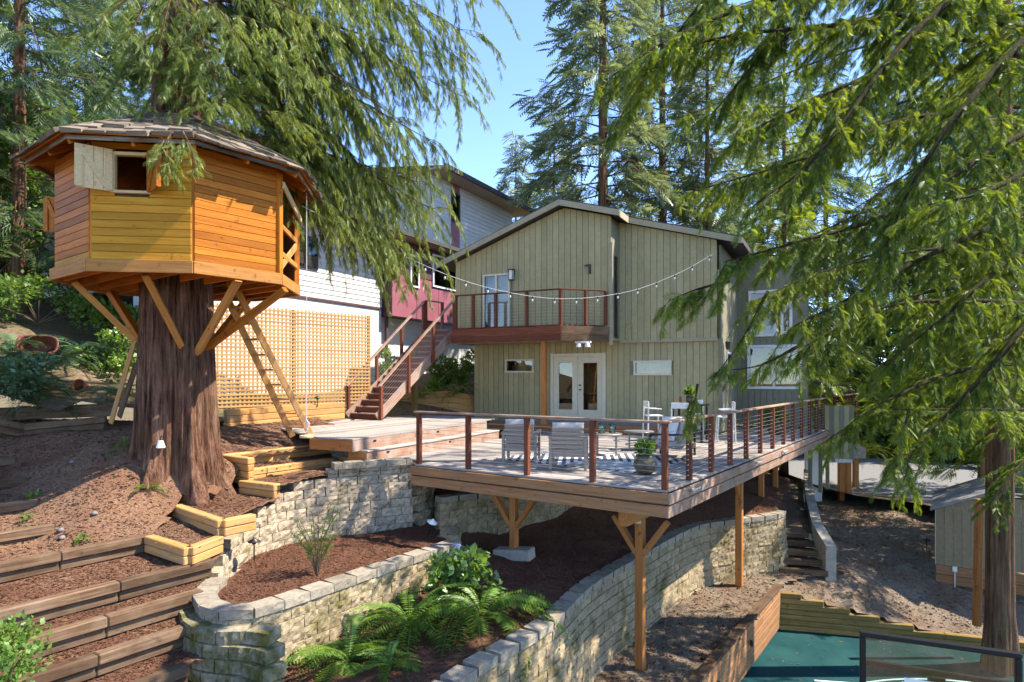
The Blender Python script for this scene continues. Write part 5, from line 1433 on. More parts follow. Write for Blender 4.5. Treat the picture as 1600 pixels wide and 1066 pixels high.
v, f = leaves_np(60, tc2 + UP * 1.3, .1, .2, 9, .9, .6); link('foliage', mesh_np('foliage', v, f, M['leaf_shrub']), tp_)
m = MB(); m.box(tc2 + Vector((-.25, .05, 1.12)), .06, .05, .2); o = m.build('wooden_caddy', M['terracotta']); tag(o, 'small brown caddy on the black table beside the plant', 'caddy')
fc = Vector((8.1, 19.7, DZ))
fp = thing('potted_plant', 'leafy plant in a bowl pot far along the side railing', 'potted plant', fc)
m = MB(); m.lathe(fc, [(0, 0), (.16, 0), (.3, .3), (.27, .3), (0, .25)], 16); m.build('pot', M['pot'], fp, True)
v, f = leaves_np(300, fc + UP * .55, .34, .14, 11, .4, .8); link('foliage', mesh_np('foliage', v, f, M['leaf_shrub']), fp)

# ------------------------------------------------------------------ string lights
sg = thing('string_lights', 'string of bulbs sagging from the tree house to the green house', 'string lights', P(880, 466, 16))
ctl = [P(472, 322, 12.9), P(560, 366, 14.2), P(700, 430, 16.2), P(800, 458, 16.9), P(890, 467, 17.3), P(985, 455, 17.8), P(1060, 427, 18.2), P(1113, 398, 18.45)]
pts = catmull(ctl, 60); m = MB(); m.tube(pts, .005, 4); m.build('wire', M['white'], sg)
ats, tots = resample(pts, .1)
s = 3.6
while s < tots - .1:
    p, _ = ats(s)
    m = MB(); m.lathe(p, [(0, 0), (.015, 0), (.016, -.065), (0, -.065)], 7); o = m.build('socket', M['black'], sg)
    m = MB(); m.lathe(p, [(.012, -.065), (.022, -.09), (.024, -.11), (.014, -.135), (0, -.14)], 8); m.build('bulb', M['bulb'], o, True)
    s += .62
# ------------------------------------------------------------------ garden lamps
def path_lamp(base, h, label, tilt=(0, 0), mat='bronze'):
    t = thing('path_lamp', label, 'garden lamp', base, 'mushroom path lamps'); top = Vector(base) + Vector((tilt[0], tilt[1], h))
    m = MB(); m.tube([base, top], .012, 6); m.build('stake', M['black'], t)
    ax = (top - Vector(base)).normalized(); R = ax.to_track_quat('Z', 'Y').to_matrix().to_4x4()
    m = MB(); m.lathe((0, 0, 0), [(0, .07), (.018, .065), (.03, .04), (.105, .0), (.1, -.012), (.03, .005), (.03, -.05), (0, -.05)], 16)
    link('lamp_cap', mesh_py('lamp_cap', m.v, m.f, M[mat], True), t, Matrix.Translation(top) @ R)
b = P(397, 876, 10.6); path_lamp(b, .32, 'dark mushroom path lamp in the mulch bed near the stepped wall')
b = P(424, 1062, 8.2); path_lamp(b, .27, 'dark mushroom path lamp in front of the low wall, beside the fern')
b = P(668, 836, 12.3); path_lamp(b, .26, 'tilted white mushroom lamp at the right end of the mulch bed', (.1, -.06), 'white')
b = P(1250, 812, 18.3); path_lamp(b, .3, 'small dark path lamp beside the upper path steps')
b = P(1448, 860, 19.0); path_lamp(b, .3, 'small dark path lamp by the shed wall')
b = P(496, 636, 17.6); path_lamp(b, .25, 'small dark lamp at the foot of the lattice fence')
# hose reel hooks on the deck edge
for k, (s, lab) in enumerate(((.8, 'nearest grey metal hook on the side fascia of the deck'), (4.9, 'middle grey metal hook on the side fascia of the deck'), (7.4, 'farthest grey metal hook on the side fascia of the deck'))):
    m = MB(); a = DP(-.1, s, DZ - .1); m.tube([a, a + SD * .15 - FD * .05, a + SD * .45 - FD * .02], [.03, .02, .012], 6)
    o = m.build('deck_hook', M['steel']); tag(o, lab, 'hook', 'hooks on the deck fascia')

# ------------------------------------------------------------------ shed, post, hoop
sh = thing('garden_shed', 'grey-brown board shed with sloping grey roof by the court', 'shed', (11, 16.5, -5.2))
A = PZ(1462, 905, -5.35); A.z = 0; ex = -FD; ey = SD.copy()
M['shed'] = wood('shed_board', [(.2, (.20, .155, .09)), (.5, (.25, .195, .118)), (.8, (.29, .23, .145))], .7, .1, fine=.6, knots=.85)
for i in range(7):
    z0, z1 = -4.95, -3.5 + .085 * i
    m = MB(); p0 = A + ex * (.19 * i + .004); p1 = A + ex * (.19 * (i + 1) - .004)
    m.prism([p0 + UP * z0, p1 + UP * z0, p1 + UP * (z1 + .085), p0 + UP * z1], ey * .03); m.build('board', M['shed'], sh)
for k in range(2): beam('base_timber', A + UP * (-5.07 - .24 * k) + ey * .02, A + ex * 4.5 + UP * (-5.07 - .24 * k) + ey * .02, .12, .23, M['fascia'], sh)
for i in range(16):
    p0 = A + ex * 1.42 + ex * (.19 * i) + ey * .25; m = MB(); m.box(p0 + UP * -4.0 + ex * .09, .184, .03, 1.85, (ex, ey, UP)); m.build('board', M['shed'], sh)
for i in range(14):
    p0 = A + ey * (.03 + .2 * i + .1) ; m = MB(); m.box(p0 + UP * -4.22, .03, .19, 1.5, (ex, ey, UP)); m.build('board', M['white'] if i == 0 else M['shed'], sh)
m = MB(); e0 = A - ex * .12 - ey * .2
m.prism([e0 + UP * -3.52, e0 + ex * 1.75 + UP * -2.72, e0 + ex * 1.75 + UP * -2.66, e0 + UP * -3.46], ey * 3.2); M['zinc'] = plain('grey_roofing', (.24, .23, .22), .7, .1, .25, 4); m.build('roof', M['zinc'], sh)
m = MB(); m.prism([A + ex * 1.5 + ey * 0 + UP * -2.9, A + ex * 5 + UP * -2.9, A + ex * 5 + UP * -2.75, A + ex * 1.5 + UP * -2.75], ey * 3); m.build('roof', M['roof'], sh)
m = MB(); m.box(A + ex * .42 - ey * .05 + UP * -5.0, .1, .06, .13, (ex, ey, UP)); m.tube([A + ex * .42 - ey * .06 + UP * -5.07, A + ex * .42 - ey * .06 + UP * -5.5], .012, 5); m.build('outlet_box', M['white'], sh)
gp_ = thing('timber_post', 'orange square timber post at the corner of the court', 'post', P(1527, 980, 14.3))
beam('post', P(1526, 978, 14.2), P(1530, 780, 14.2), .13, .13, M['orangepost'], gp_)
m = MB(); m.tube([P(1530, 786, 14.2), P(1552, 796, 14.0), P(1575, 800, 13.8)], .01, 5); m.build('rope_tie', M['rope'], gp_)
hp = thing('basketball_hoop', 'clear basketball backboard with black frame above the teal court', 'basketball hoop', (4.5, 6.5, -6.2))
h0 = P(1343, 985, 7.0); h1 = P(1597, 1020, 6.43); h1.z = h0.z; hx = (h1 - h0).normalized(); hn = UP.cross(hx).normalized(); hw = (h1 - h0).length; hh = .95
def HB(a, b, c): return h0 + hx * a + hn * c + UP * b
for a, b in ((HB(0, -.03, 0), HB(hw, -.03, 0)), (HB(0, -hh, 0), HB(hw, -hh, 0))): beam('frame_bar', a, b, .06, .06, M['black'], hp, ch=.01)
for a in (.03, hw - .03): beam('frame_bar', HB(a, -.06, 0), HB(a, -hh + .03, 0), .06, .06, M['black'], hp, up=hx, ch=.01)
m = MB(); m.box(HB(hw / 2, -hh / 2, 0), hw - .08, .008, hh - .08, (hx, hn, UP)); m.build('backboard_pane', M['acrylic'], hp)
for a, b in ((HB(hw / 2 - .3, -.46, -.008), HB(hw / 2 + .3, -.46, -.008)),): beam('target_line', a, b, .004, .05, M['white'], hp, ch=.001)
for a in (hw / 2 - .3, hw / 2 + .3): beam('target_line', HB(a, -.48, -.008), HB(a, -.9, -.008), .004, .05, M['white'], hp, up=hx, ch=.001)
beam('back_bar', HB(.05, -.36, .06), HB(hw - .05, -.36, .06), .05, .06, M['black'], hp)
beam('pole_arm', HB(hw / 2 + .02, -.4, .1), HB(hw / 2 + .05, -1.5, 1.0), .14, .12, M['black'], hp)
beam('pole', HB(hw / 2 + .05, -1.3, .95), Vector((HB(hw / 2, 0, .95).x, HB(hw / 2, 0, .95).y, -6.2)), .13, .13, M['black'], hp, up=hx)
m = MB(); rc_ = HB(hw / 2, -.82, -.38)
m.tube([rc_ + Vector((.23 * math.cos(a), .23 * math.sin(a), 0)) for a in [i * math.pi / 12 for i in range(25)]], .012, 6, False); m.build('rim', M['terracotta'], hp)
# beyond the screen: AC unit, stone block, second deck
ac = thing('air_conditioner', 'white outdoor air conditioner unit past the board screen', 'air conditioner', (10.4, 22.6, -4.1))
m = MB(); c = P(1312, 703, 23.2); m.box(c, .62, .6, .85); m.build('casing', M['acwhite'], ac); m = MB(); m.box(c + Vector((0, 0, .44)), .66, .64, .05); m.build('lid', M['greyframe'], ac)
sbk = P(1336, 706, 23.5); o = beam('stone_block', sbk + Vector((-.3, 0, 0)), sbk + Vector((.3, 0, 0)), .4, .45, M['concrete']); tag(o, 'square pale stone block beside the air conditioner', 'block')
d2 = thing('far_deck', 'small sunlit deck with red-brown railing past the board screen', 'deck', (11, 27, -4))
p0 = P(1304, 672, 25.0); p1 = P(1340, 655, 29.0); p0.z = -2.0; p1.z = -2.0
beam('fascia', p0, p1, .06, .35, M['fascia'], d2)
for k in range(8): p = p0.lerp(p1, k / 7); beam('post', p + UP * .1, p + UP * 1.25, .1, .1, M['redwood'], d2)
beam('top_rail', p0 + UP * 1.27, p1 + UP * 1.27, .14, .05, M['rail'], d2)
for k in range(9):
    m = MB(); m.tube([p0 + UP * (.2 + .11 * k), p1 + UP * (.2 + .11 * k)], .005, 4); m.build('cable', M['cable'], d2)
for k in range(10): beam('deck_board', p0 + Vector((-.16 * k, .02, .19)), p1 + Vector((-.16 * k, 0, .19)), .15, .036, M['deck'], d2)
for t in (.25, .55, .9): p = p0.lerp(p1, t); beam('support_post', p + UP * -3.1, p + UP * -.18, .2, .2, M['orangepost'], d2)
# board fence at far left and beyond the driveway
def board_fence(name, a, b, h, nb_, mat, label, gap=.03):
    t = thing(name, label, 'fence', a); d_ = Vector(b) - Vector(a); L = d_.length; u = d_.normalized(); w = L / nb_
    for k in range(nb_):
        p = Vector(a) + d_ * ((k + .5) / nb_); beam('board', p, p + UP * (h + RNG.uniform(-.03, .03)), w - gap, .025, M[mat], t, up=UP.cross(u))
    n_ = UP.cross(u) * -.03
    for z in (h * .25, h * .8): beam('rail', Vector(a) + UP * z + n_, Vector(b) + UP * z + n_, .04, .09, M[mat], t)
    return t
board_fence('board_fence', P(-60, 470, 21), P(74, 440, 23), 1.9, 40, 'oldtimber', 'dark weathered board fence behind the tree house at far left', .05)
board_fence('board_fence', Vector((15.2, 39, -4.9)), Vector((27, 41, -4.9)), 1.8, 60, 'oldtimber', 'dark board fence across the far side of the driveway', .02)
# ------------------------------------------------------------------ foliage
def spray_template(pairs, width=.42, lens=.09, droop=.25, ang=52, curl=.28):
    """flat feathery spray along +X, length 1; every leaflet a slim triangle"""
    v = []; f = []
    ca, sa = math.cos(math.radians(ang)), math.sin(math.radians(ang))
    for i in range(pairs):
        s = .04 + .93 * i / pairs; z0 = -droop * s * s
        l = width * (1 - .75 * s) * (1 if i > 1 else .6 + .2 * i)
        for sd_ in (1, -1):
            b = len(v); s2 = s + (.45 / pairs if sd_ < 0 else 0); dx, dy = ca * l, sa * l * sd_; w = lens * width
            v += [(s2 - w * .8, 0, z0), (s2 + dx * .45 + w, dy * .4, z0 - .02), (s2 + dx, dy, z0 - l * curl)]
            f.append([b, b + 1, b + 2])
    b = len(v)
    v += [(0, .012, 0), (0, -.012, 0), (1.0, 0, -droop)]; f.append([b, b + 1, b + 2])
    return np.array(v, np.float32), np.array(f, np.int32)
T_NEAR = spray_template(8, .55, .085, .22, 48)
T_WEEP = spray_template(7, .50, .10, .15, 42)
T_MID = spray_template(7, .5, .12)
T_FAR = spray_template(6, .55, .14, .2, 50)
def unit(a): return a / (np.linalg.norm(a, axis=-1, keepdims=True) + 1e-9)
class Foliage:
    def __init__(s, seed): s.p = []; s.d = []; s.n = []; s.s = []; s.wood = []; s.r = np.random.default_rng(seed); s.thin = []
    def sprays(s, p, d, n, size):
        s.p.append(np.asarray(p)); s.d.append(np.asarray(d)); s.n.append(np.asarray(n)); s.s.append(np.asarray(size))
    def mesh(s, name, tmpl, mat):
        tv, tf = tmpl
        p = np.concatenate(s.p); d = unit(np.concatenate(s.d)); n = np.concatenate(s.n); sz = np.concatenate(s.s)
        y = unit(np.cross(n, d)); z = np.cross(d, y)
        Mx = np.stack([d, y, z], -1) * sz[:, None, None]
        V = np.einsum('nij,vj->nvi', Mx, tv) + p[:, None, :]
        k = len(p); Fc = (tf[None] + (np.arange(k) * len(tv))[:, None, None]).reshape(-1, tf.shape[1])
        return mesh_np(name, V.reshape(-1, 3), Fc, mat)
    def twigs(s, name, mat):
        """all thin twigs as three-sided tubes"""
        vs = []; fs = []; c = 0
        for pts, r0 in s.thin:
            m = len(pts); t = unit(np.gradient(pts, axis=0)); a = unit(np.cross(t, [.3, .2, .9])); b = np.cross(t, a)
            rr = np.linspace(r0, r0 * .35, m)[:, None]
            ring = np.stack([pts + rr * (a * math.cos(q) + b * math.sin(q)) for q in (0, 2.09, 4.19)], 1).reshape(-1, 3)
            i = np.arange(m - 1)[:, None] * 3; k = np.arange(3)[None]
            f = np.stack([i + k, i + (k + 1) % 3, i + 3 + (k + 1) % 3, i + 3 + k], -1).reshape(-1, 4) + c
            vs.append(ring); fs.append(f); c += len(ring)
        return mesh_np(name, np.concatenate(vs), np.concatenate(fs), mat)
def cedar_limb(Fo, pts, r0, n_sub, sub_len, weep, size, step, t0=.12, flat=.6, tip=.35, lift=0.0):
    """limb polyline -> side branchlets that droop -> sprays on both sides"""
    r = Fo.r; P_ = catmull(pts, 14)
    w_ = MB(); w_.tube(P_, [max(.006, r0 * (1 - .9 * i / 14)) for i in range(15)], 6); Fo.wood.append(w_)
    A = np.array([tuple(p) for p in P_]); seg = np.linalg.norm(np.diff(A, axis=0), axis=1); cum = np.r_[0, np.cumsum(seg)]
    tan = unit(np.gradient(A, axis=0))
    for k in range(n_sub):
        f = t0 + (1 - t0) * (k + r.uniform(.1, .9)) / n_sub; s = f * cum[-1]
        p0 = np.array([np.interp(s, cum, A[:, i]) for i in range(3)]); tg = unit(np.array([np.interp(s, cum, tan[:, i]) for i in range(3)]))
        side = np.cross(tg, [0, 0, 1]); side = side / (np.linalg.norm(side) + 1e-6) * (1 if k % 2 else -1)
        L = sub_len * (1 - (1 - tip) * f) * r.uniform(.65, 1.25)
        dr = unit(side * r.uniform(.35, 1.0) + tg * r.uniform(.35, .9) + np.array([0, 0, lift + r.uniform(-.35, .12)]))
        m = 7; ta = np.linspace(0, 1, m)[:, None]
        wv_ = r.normal(size=3) * .08 * L
        c = p0 + dr * L * ta * (1 - .25 * weep * ta) + np.array([0, 0, -1.0]) * L * weep * ta ** 1.8 + wv_ * np.sin(ta * 3)
        Fo.thin.append((c, max(.004, r0 * .16)))
        ct = unit(np.gradient(c, axis=0))
        ns = max(4, int(L / step)); ff = r.uniform(.08, 1, ns)
        q = np.stack([np.interp(ff, ta[:, 0], c[:, i]) for i in range(3)], -1); qt = unit(np.stack([np.interp(ff, ta[:, 0], ct[:, i]) for i in range(3)], -1))
        sg = np.where(np.arange(ns) % 2, 1, -1)[:, None]
        sv = unit(np.cross(qt, [0, 0, 1]) + 1e-3) * sg
        d = qt * r.uniform(.35, .9, (ns, 1)) + sv * r.uniform(.3, .9, (ns, 1)) * (1 - .5 * weep) + np.array([0, 0, -1]) * (.25 + weep * .8) * r.uniform(.3, 1, (ns, 1)) + r.normal(size=(ns, 3)) * .12
        n = np.array([0, 0, 1.0]) * flat + r.normal(size=(ns, 3)) * (.3 + .7 * (1 - flat)) + sv * .3
        sz = size * r.uniform(.55, 1.25, ns) * (1 - .3 * ff)
        Fo.sprays(q, d, n, sz)
def finish(tree, Fo, tmpl, mat, wood='limb', twig='twig'):
    link('crown', Fo.mesh('crown', tmpl, M[mat]), tree)
    for w_ in Fo.wood: w_.build('limb', M[wood], tree, True)
    if Fo.thin: link('twigs', Fo.twigs('twigs', M[twig]), tree)['kind'] = 'stuff'

# ---- weeping curtain of the tree-house cedar
Fo = Foliage(3); R_ = random.Random(8)
tz = lambda z: Vector((TK.x, TK.y, z))
limbs = []
targets = [(745, 60, 15.0), (720, 150, 15.6), (690, 230, 15.0), (640, 110, 14.4), (600, 190, 14.8), (560, 60, 14.0), (520, 150, 14.2), (480, 90, 13.8), (655, 20, 15.2), (700, -40, 15.8), (590, -50, 15.0), (470, 20, 13.6), (430, 120, 13.6),
           (640, 250, 15.6), (575, 260, 14.9), (530, 230, 14.4), (760, -20, 15.2), (500, -60, 14.5), (420, -10, 12.8), (400, -80, 13.2), (610, 40, 13.6), (680, 90, 14.6), (560, 140, 15.4), (735, 100, 15.4), (560, 300, 14.9), (620, 310, 15.4), (670, 290, 15.8), (500, 260, 14.2), (600, 340, 15.0), (590, 385, 14.6), (640, 395, 15.0), (560, 350, 14.4), (680, 330, 15.6)]
for i, (x, y, d) in enumerate(targets):
    e = P(x, y, d); z0 = e.z + R_.uniform(-.4, 1.2); h = max(4.6, min(14, z0))
    mid = tz(h).lerp(e, .5) + Vector((0, 0, R_.uniform(.1, .7)))
    cedar_limb(Fo, [tz(h), mid, e], R_.uniform(.035, .065), 28, 1.5, .78, .23, .027, .22, .4, .75)
for (x, y, d) in ((520, 50, 11.6), (500, 120, 11.2), (560, 10, 11.9), (470, 70, 10.9)):
    e = P(x, y, d); cedar_limb(Fo, [tz(e.z + .6), tz(e.z + .6).lerp(e, .5) + UP * .5, e], .03, 18, .9, .6, .22, .04, .3, .4, .7)
for k in range(16):      # the rest of the crown: above the frame and round the other side
    a = R_.uniform(0, 6.283); z = R_.uniform(6.5, 19); L = (21.5 - z) * .22 + 1.2
    if math.sin(a) < -.55 and z < 9: continue
    e = tz(z - .3 * L) + Vector((math.cos(a) * L, math.sin(a) * L, 0))
    cedar_limb(Fo, [tz(z), tz(z).lerp(e, .5) + UP * .4, e], .05, 13, 1.5, .9, .36, .08, .2, .3, .7)
for (x0, y0, x1, y1) in ((275, -20, 200, 60), (285, -30, 250, 70), (275, 10, 330, 90), (270, 40, 180, 130), (280, 40, 290, 130), (270, 70, 235, 160), (285, 60, 350, 150), (270, -10, 150, 40), (290, 0, 380, 70), (280, 90, 310, 170)):
    cedar_limb(Fo, [P(x0, y0, 11.7), P((x0 + x1) / 2, (y0 + y1) / 2 - 25, 11.1), P(x1, y1, 10.5)], .025, 16, .8, .5, .2, .028, .15, .6, .7)
# upright sprays and hanging tips in front of the roof
for (x0, y0, d0, x1, y1, d1, n, L) in ((290, 150, 11.6, 215, 95, 10.6, 16, .7), (300, 130, 11.6, 330, 90, 10.7, 14, .7), (330, 170, 11.5, 400, 120, 11.0, 16, .8), (320, 175, 11.2, 345, 160, 10.2, 14, .7),
                                       (270, 205, 9.6, 250, 250, 9.2, 8, .34), (255, 232, 9.3, 270, 272, 9.1, 7, .3), (285, 205, 9.6, 308, 262, 9.2, 8, .32), (150, 60, 12.5, 90, 30, 12, 10, .6), (400, 175, 12.2, 470, 190, 12.2, 14, .9), (560, 330, 14.8, 610, 420, 14.4, 16, .9), (600, 360, 15, 640, 455, 14.6, 12, .8)):
    cedar_limb(Fo, [P(x0, y0, d0), P((x0 + x1) / 2, (y0 + y1) / 2 - 6, (d0 + d1) / 2), P(x1, y1, d1)], .018, n, L, .35, .2, .028, .05, .7, .6)
finish(ced, Fo, T_WEEP, 'leaf_weep', 'cedarbark')
print('weep sprays', sum(len(a) for a in Fo.p))

# ---- near cedar on the right: trunk by the shed, long limbs sweeping over the yard
rt = thing('cedar_tree', 'near cedar on the right with long mossy limbs sweeping over the yard', 'tree', P(1562, 985, 14.2))
base = P(1562, 985, 13.6); 
v, f = fluted_trunk(Vector((base.x, base.y, 0)), [-6.3, -5.4, -5, -4, -2, 0, 3, 6, 10, 15, 20], [.29, .27, .26, .25, .245, .24, .23, .21, .17, .11, .03], [.1, .04, .01, 0, 0, 0, 0, 0, 0, 0, 0], 6, 40, 7)
link('trunk', mesh_np('trunk', v, f, M['firbark'], True), rt)
Fo = Foliage(12)
bt = lambda z: Vector((base.x, base.y, z))
def pl_(*q): return [P(*a) for a in q]
near = [pl_((1660, 120, 9), (1500, 60, 8.2), (1330, 130, 7.6), (1150, 215, 7.2)), pl_((1660, 60, 9), (1480, 20, 8.4), (1300, 40, 7.8), (1120, 60, 7.4), (1000, 110, 7.2)),
        pl_((1680, 170, 9.5), (1560, 230, 8.6), (1400, 330, 8.0), (1240, 380, 7.6), (1130, 410, 7.4)), pl_((1690, 300, 9.5), (1560, 350, 8.5), (1430, 410, 8.0), (1320, 470, 7.8), (1240, 510, 7.7)),
        pl_((1680, 330, 8.8), (1560, 420, 8.0), (1470, 500, 7.8), (1380, 570, 7.9)), pl_((1660, 430, 9), (1560, 560, 8.6), (1450, 680, 8.6), (1400, 730, 8.5)),
        pl_((1640, -60, 9), (1400, -40, 8), (1200, 0, 7.3), (1050, 60, 7.0), (940, 130, 7.0)), pl_((1600, -90, 8), (1420, 60, 7.4), (1280, 240, 7.0), (1180, 320, 7.0)),
        pl_((1640, 20, 7.5), (1520, 150, 7.0), (1430, 280, 6.8), (1370, 420, 6.8)), pl_((1650, 200, 10.5), (1450, 180, 9.8), (1250, 250, 9.3), (1080, 300, 9)),
        pl_((1660, 480, 10.5), (1520, 470, 10), (1380, 480, 9.6), (1260, 540, 9.4)), pl_((1660, 560, 11), (1500, 580, 10.4), (1380, 630, 10), (1290, 690, 10)),
        pl_((1200, -120, 8.2), (1100, 0, 8), (1010, 120, 8), (960, 200, 8)), pl_((1300, -140, 8.4), (1240, 0, 8), (1170, 110, 7.9), (1110, 180, 7.9)),
        pl_((1660, 640, 10), (1560, 640, 9.6), (1450, 640, 9.5), (1360, 640, 9.5)), pl_((1420, -120, 9), (1380, 60, 9), (1320, 210, 9), (1260, 300, 9)),
        pl_((1640, 90, 11.5), (1450, 110, 11), (1280, 160, 10.6), (1150, 170, 10.4)), pl_((1640, 380, 11.5), (1450, 390, 11), (1300, 420, 10.6), (1180, 470, 10.4)), pl_((1620, 260, 6.6), (1540, 300, 6.3), (1450, 320, 6.2)), pl_((1640, 700, 11.6), (1590, 730, 11.2), (1545, 790, 11))]
for i, q in enumerate(near):
    L = sum((q[k + 1] - q[k]).length for k in range(len(q) - 1))
    cedar_limb(Fo, q, .05 if i < 12 else .035, int(11 * L), 1.0 if i < 3 else .85, .42, .15, .0135, .06, .5, .5)
for q, n, L in ((pl_((1140, 440, 7.5), (1090, 452, 7.5), (1045, 470, 7.5)), 14, .5), (pl_((1200, 455, 7.7), (1160, 530, 7.7), (1115, 590, 7.8)), 12, .3), (pl_((1250, 540, 7.8), (1190, 570, 7.8), (1130, 580, 7.8)), 12, .35), (pl_((1420, 640, 8.6), (1405, 720, 8.7), (1425, 770, 8.8)), 14, .45), (pl_((1090, 600, 9), (1085, 630, 9), (1075, 655, 9)), 8, .35)):
    cedar_limb(Fo, q, .02, n, L, .5, .18, .022, .05, .5, .6)
back = []
for (xe, ye, de, zr) in ((1075, 180, 12.2, 7.5), (1120, 300, 12.0, 5.8), (1010, 60, 12.6, 9), (1180, 90, 12.4, 8), (1240, 230, 12.2, 6), (1290, 60, 12.6, 8), (1330, 330, 12.2, 4.8), (1240, 430, 12.0, 3.6), (1350, 480, 12.0, 2.6), (1400, 180, 12.4, 6.4), (1440, 360, 12.2, 4), (1170, 480, 11.4, 3.0), (1430, 560, 12.0, 1.5),
                         (1560, 420, 11.2, 3.4), (1540, 560, 11.0, 1.8), (1620, 500, 11.2, 2.2), (1570, 640, 10.8, .6), (1500, 480, 11.0, 2.8), (1230, 560, 10.6, 2.0), (1200, 400, 11.6, 4.0), (1600, 300, 11.4, 4.6), (1520, 260, 11.6, 5.2), (1600, 120, 11.8, 6.8), (1480, 60, 12.2, 8)):
    e = P(xe, ye, de); s_ = bt(zr)
    cedar_limb(Fo, [s_, s_.lerp(e, .5) + UP * .35, e], .04, max(12, int(5 * (e - s_).length)), 1.15, .5, .27, .04, .1, .5, .6)
for k in range(6):      # crown above and behind
    a = R_.uniform(0, 6.283); z = R_.uniform(5.5, 17); L = (19.5 - z) * .2 + 1.5
    a = R_.uniform(-1.3, 1.9)
    e = bt(z - .3 * L) + Vector((math.cos(a) * L, math.sin(a) * L, 0))
    cedar_limb(Fo, [bt(z), bt(z).lerp(e, .5) + UP * .4, e], .05, 14, 1.2, .5, .42, .085, .15, .5, .6)
finish(rt, Fo, T_NEAR, 'leaf_cedar', 'limb')
print('near sprays', sum(len(a) for a in Fo.p))

# ---- conifers behind
def conifer(label, base, h, crad, z0f, n_limb, mat, bark, seed, name='fir_tree', size=.6, per=26, droop=.35, lean=0, group=None, tr=None, tmpl=None):
    t = thing(name, label, 'tree', base, group); b = Vector(base); r = random.Random(seed)
    tr = tr or h * .0085
    zs_ = [b.z - 1, b.z, b.z + h * .05, b.z + h * .3, b.z + h * .6, b.z + h]
    v, f = fluted_trunk(Vector((b.x, b.y, 0)), zs_, [tr * 1.3, tr * 1.2, tr, tr * .82, tr * .5, .02], [.1, .04, 0, 0, 0, 0], 5, 20, seed)
    link('trunk', mesh_np('trunk', v, f, M[bark], True), t)
    Fo = Foliage(seed)
    for k in range(n_limb):
        f_ = z0f + (1 - z0f) * (k + r.random()) / n_limb
        z = b.z + h * f_; a = k * 2.4 + r.uniform(-.5, .5)
        sh_ = (1 - f_) / (1 - z0f)
        L = max(.5, crad * (sh_ ** .75) * r.uniform(.6, 1.15) * (.75 + .25 * min(1, (f_ - z0f) * 8)))
        d = Vector((math.cos(a), math.sin(a), 0)); p0 = Vector((b.x, b.y, z))
        p1 = p0 + d * L * .55 + UP * (L * .05); p2 = p0 + d * L - UP * (droop * L)
        w_ = MB(); w_.tube([p0, p1, p2], [tr * .16, tr * .1, .012], 4); Fo.wood.append(w_)
        m = max(6, int(per * L / crad)); ff = Fo.r.uniform(.12, 1, m) ** .8
        q = np.array([tuple(p0)]) * ((1 - ff) ** 2)[:, None] + np.array([tuple(p1)]) * (2 * ff * (1 - ff))[:, None] + np.array([tuple(p2)]) * (ff ** 2)[:, None]
        side = np.array([-d.y, d.x, 0.0]) * np.where(np.arange(m) % 2, 1, -1)[:, None]
        dv = np.array(tuple(d)) * Fo.r.uniform(.3, 1, (m, 1)) + side * Fo.r.uniform(.2, 1, (m, 1)) + np.array([0, 0, -1]) * Fo.r.uniform(-.1, .8, (m, 1))
        q = q + side * (Fo.r.uniform(0, .35, (m, 1)) * L * .5) + Fo.r.normal(size=(m, 3)) * .1
        n = np.array([0, 0, 1.0]) + Fo.r.normal(size=(m, 3)) * .5
        Fo.sprays(q, dv, n, size * Fo.r.uniform(.6, 1.3, m))
    finish(t, Fo, tmpl or T_FAR, mat, bark)
    return t
G = 'conifers behind the houses'
def PB(px, d, z): return Vector(((px - 800) / F * d, d, z))
conifer('tall fir with bare lower trunk right behind the green house ridge', PB(942, 31, -1), 34, 4.4, .24, 105, 'leaf_fir', 'firbark', 21, size=.85, per=58, group=G)
conifer('second tall fir behind the roof, right of the tallest trunk', PB(1035, 36, -1), 32, 4.2, .2, 90, 'leaf_fir', 'firbark', 22, size=.9, per=54, group=G)
conifer('slim distant fir whose top shows above the gable ridge at left', PB(806, 46, 0), 17.5, 3.4, .15, 90, 'leaf_fir', 'firbark', 23, size=.8, per=40, group=G)
conifer('distant fir just left of the tall bare trunk', PB(866, 48, 0), 20.5, 4.2, .15, 100, 'leaf_fir', 'firbark', 24, size=.9, per=44, group=G)
conifer('fir seen over the right roof slope of the green house', PB(1105, 33, -2), 24, 4.2, .15, 110, 'leaf_fir', 'firbark', 25, size=.8, per=46, group=G)
conifer('dark fir at the upper left corner', PB(30, 19, 2), 22, 4.2, .08, 110, 'leaf_firdark', 'firbark', 31, size=.6, per=70, group=G)
conifer('dark fir whose branches reach in from the left edge', PB(-90, 22, 3), 24, 4.4, .08, 110, 'leaf_firdark', 'firbark', 32, size=.7, per=60, group=G)
conifer('dark fir between the left edge and the tree house roof', PB(135, 27, 3), 15, 3.8, .06, 100, 'leaf_firdark', 'firbark', 33, size=.65, per=60, group=G)
conifer('blue-green fir behind the tree house cedar', PB(250, 31, 3), 24, 4.6, .1, 110, 'leaf_firdark', 'firbark', 34, size=.8, per=56, group=G)
conifer('fir rising behind the white neighbour house', PB(430, 38, 3), 26, 4.8, .1, 110, 'leaf_fir', 'firbark', 35, size=.9, per=50, group=G)
G2 = 'trees beyond the driveway'
conifer('fir beyond the driveway, leftmost of the row', PB(1190, 40, -4.5), 27, 5, .12, 110, 'leaf_fir', 'firbark', 41, size=.9, per=50, group=G2)
conifer('fir beyond the driveway, second from the left', PB(1290, 44, -4.5), 29, 5, .06, 120, 'leaf_firdark', 'firbark', 42, size=1.0, per=54, group=G2)
conifer('fir beyond the driveway behind the shed', PB(1430, 45, -4.8), 30, 5.4, .04, 120, 'leaf_fir', 'firbark', 43, size=1.0, per=54, group=G2)
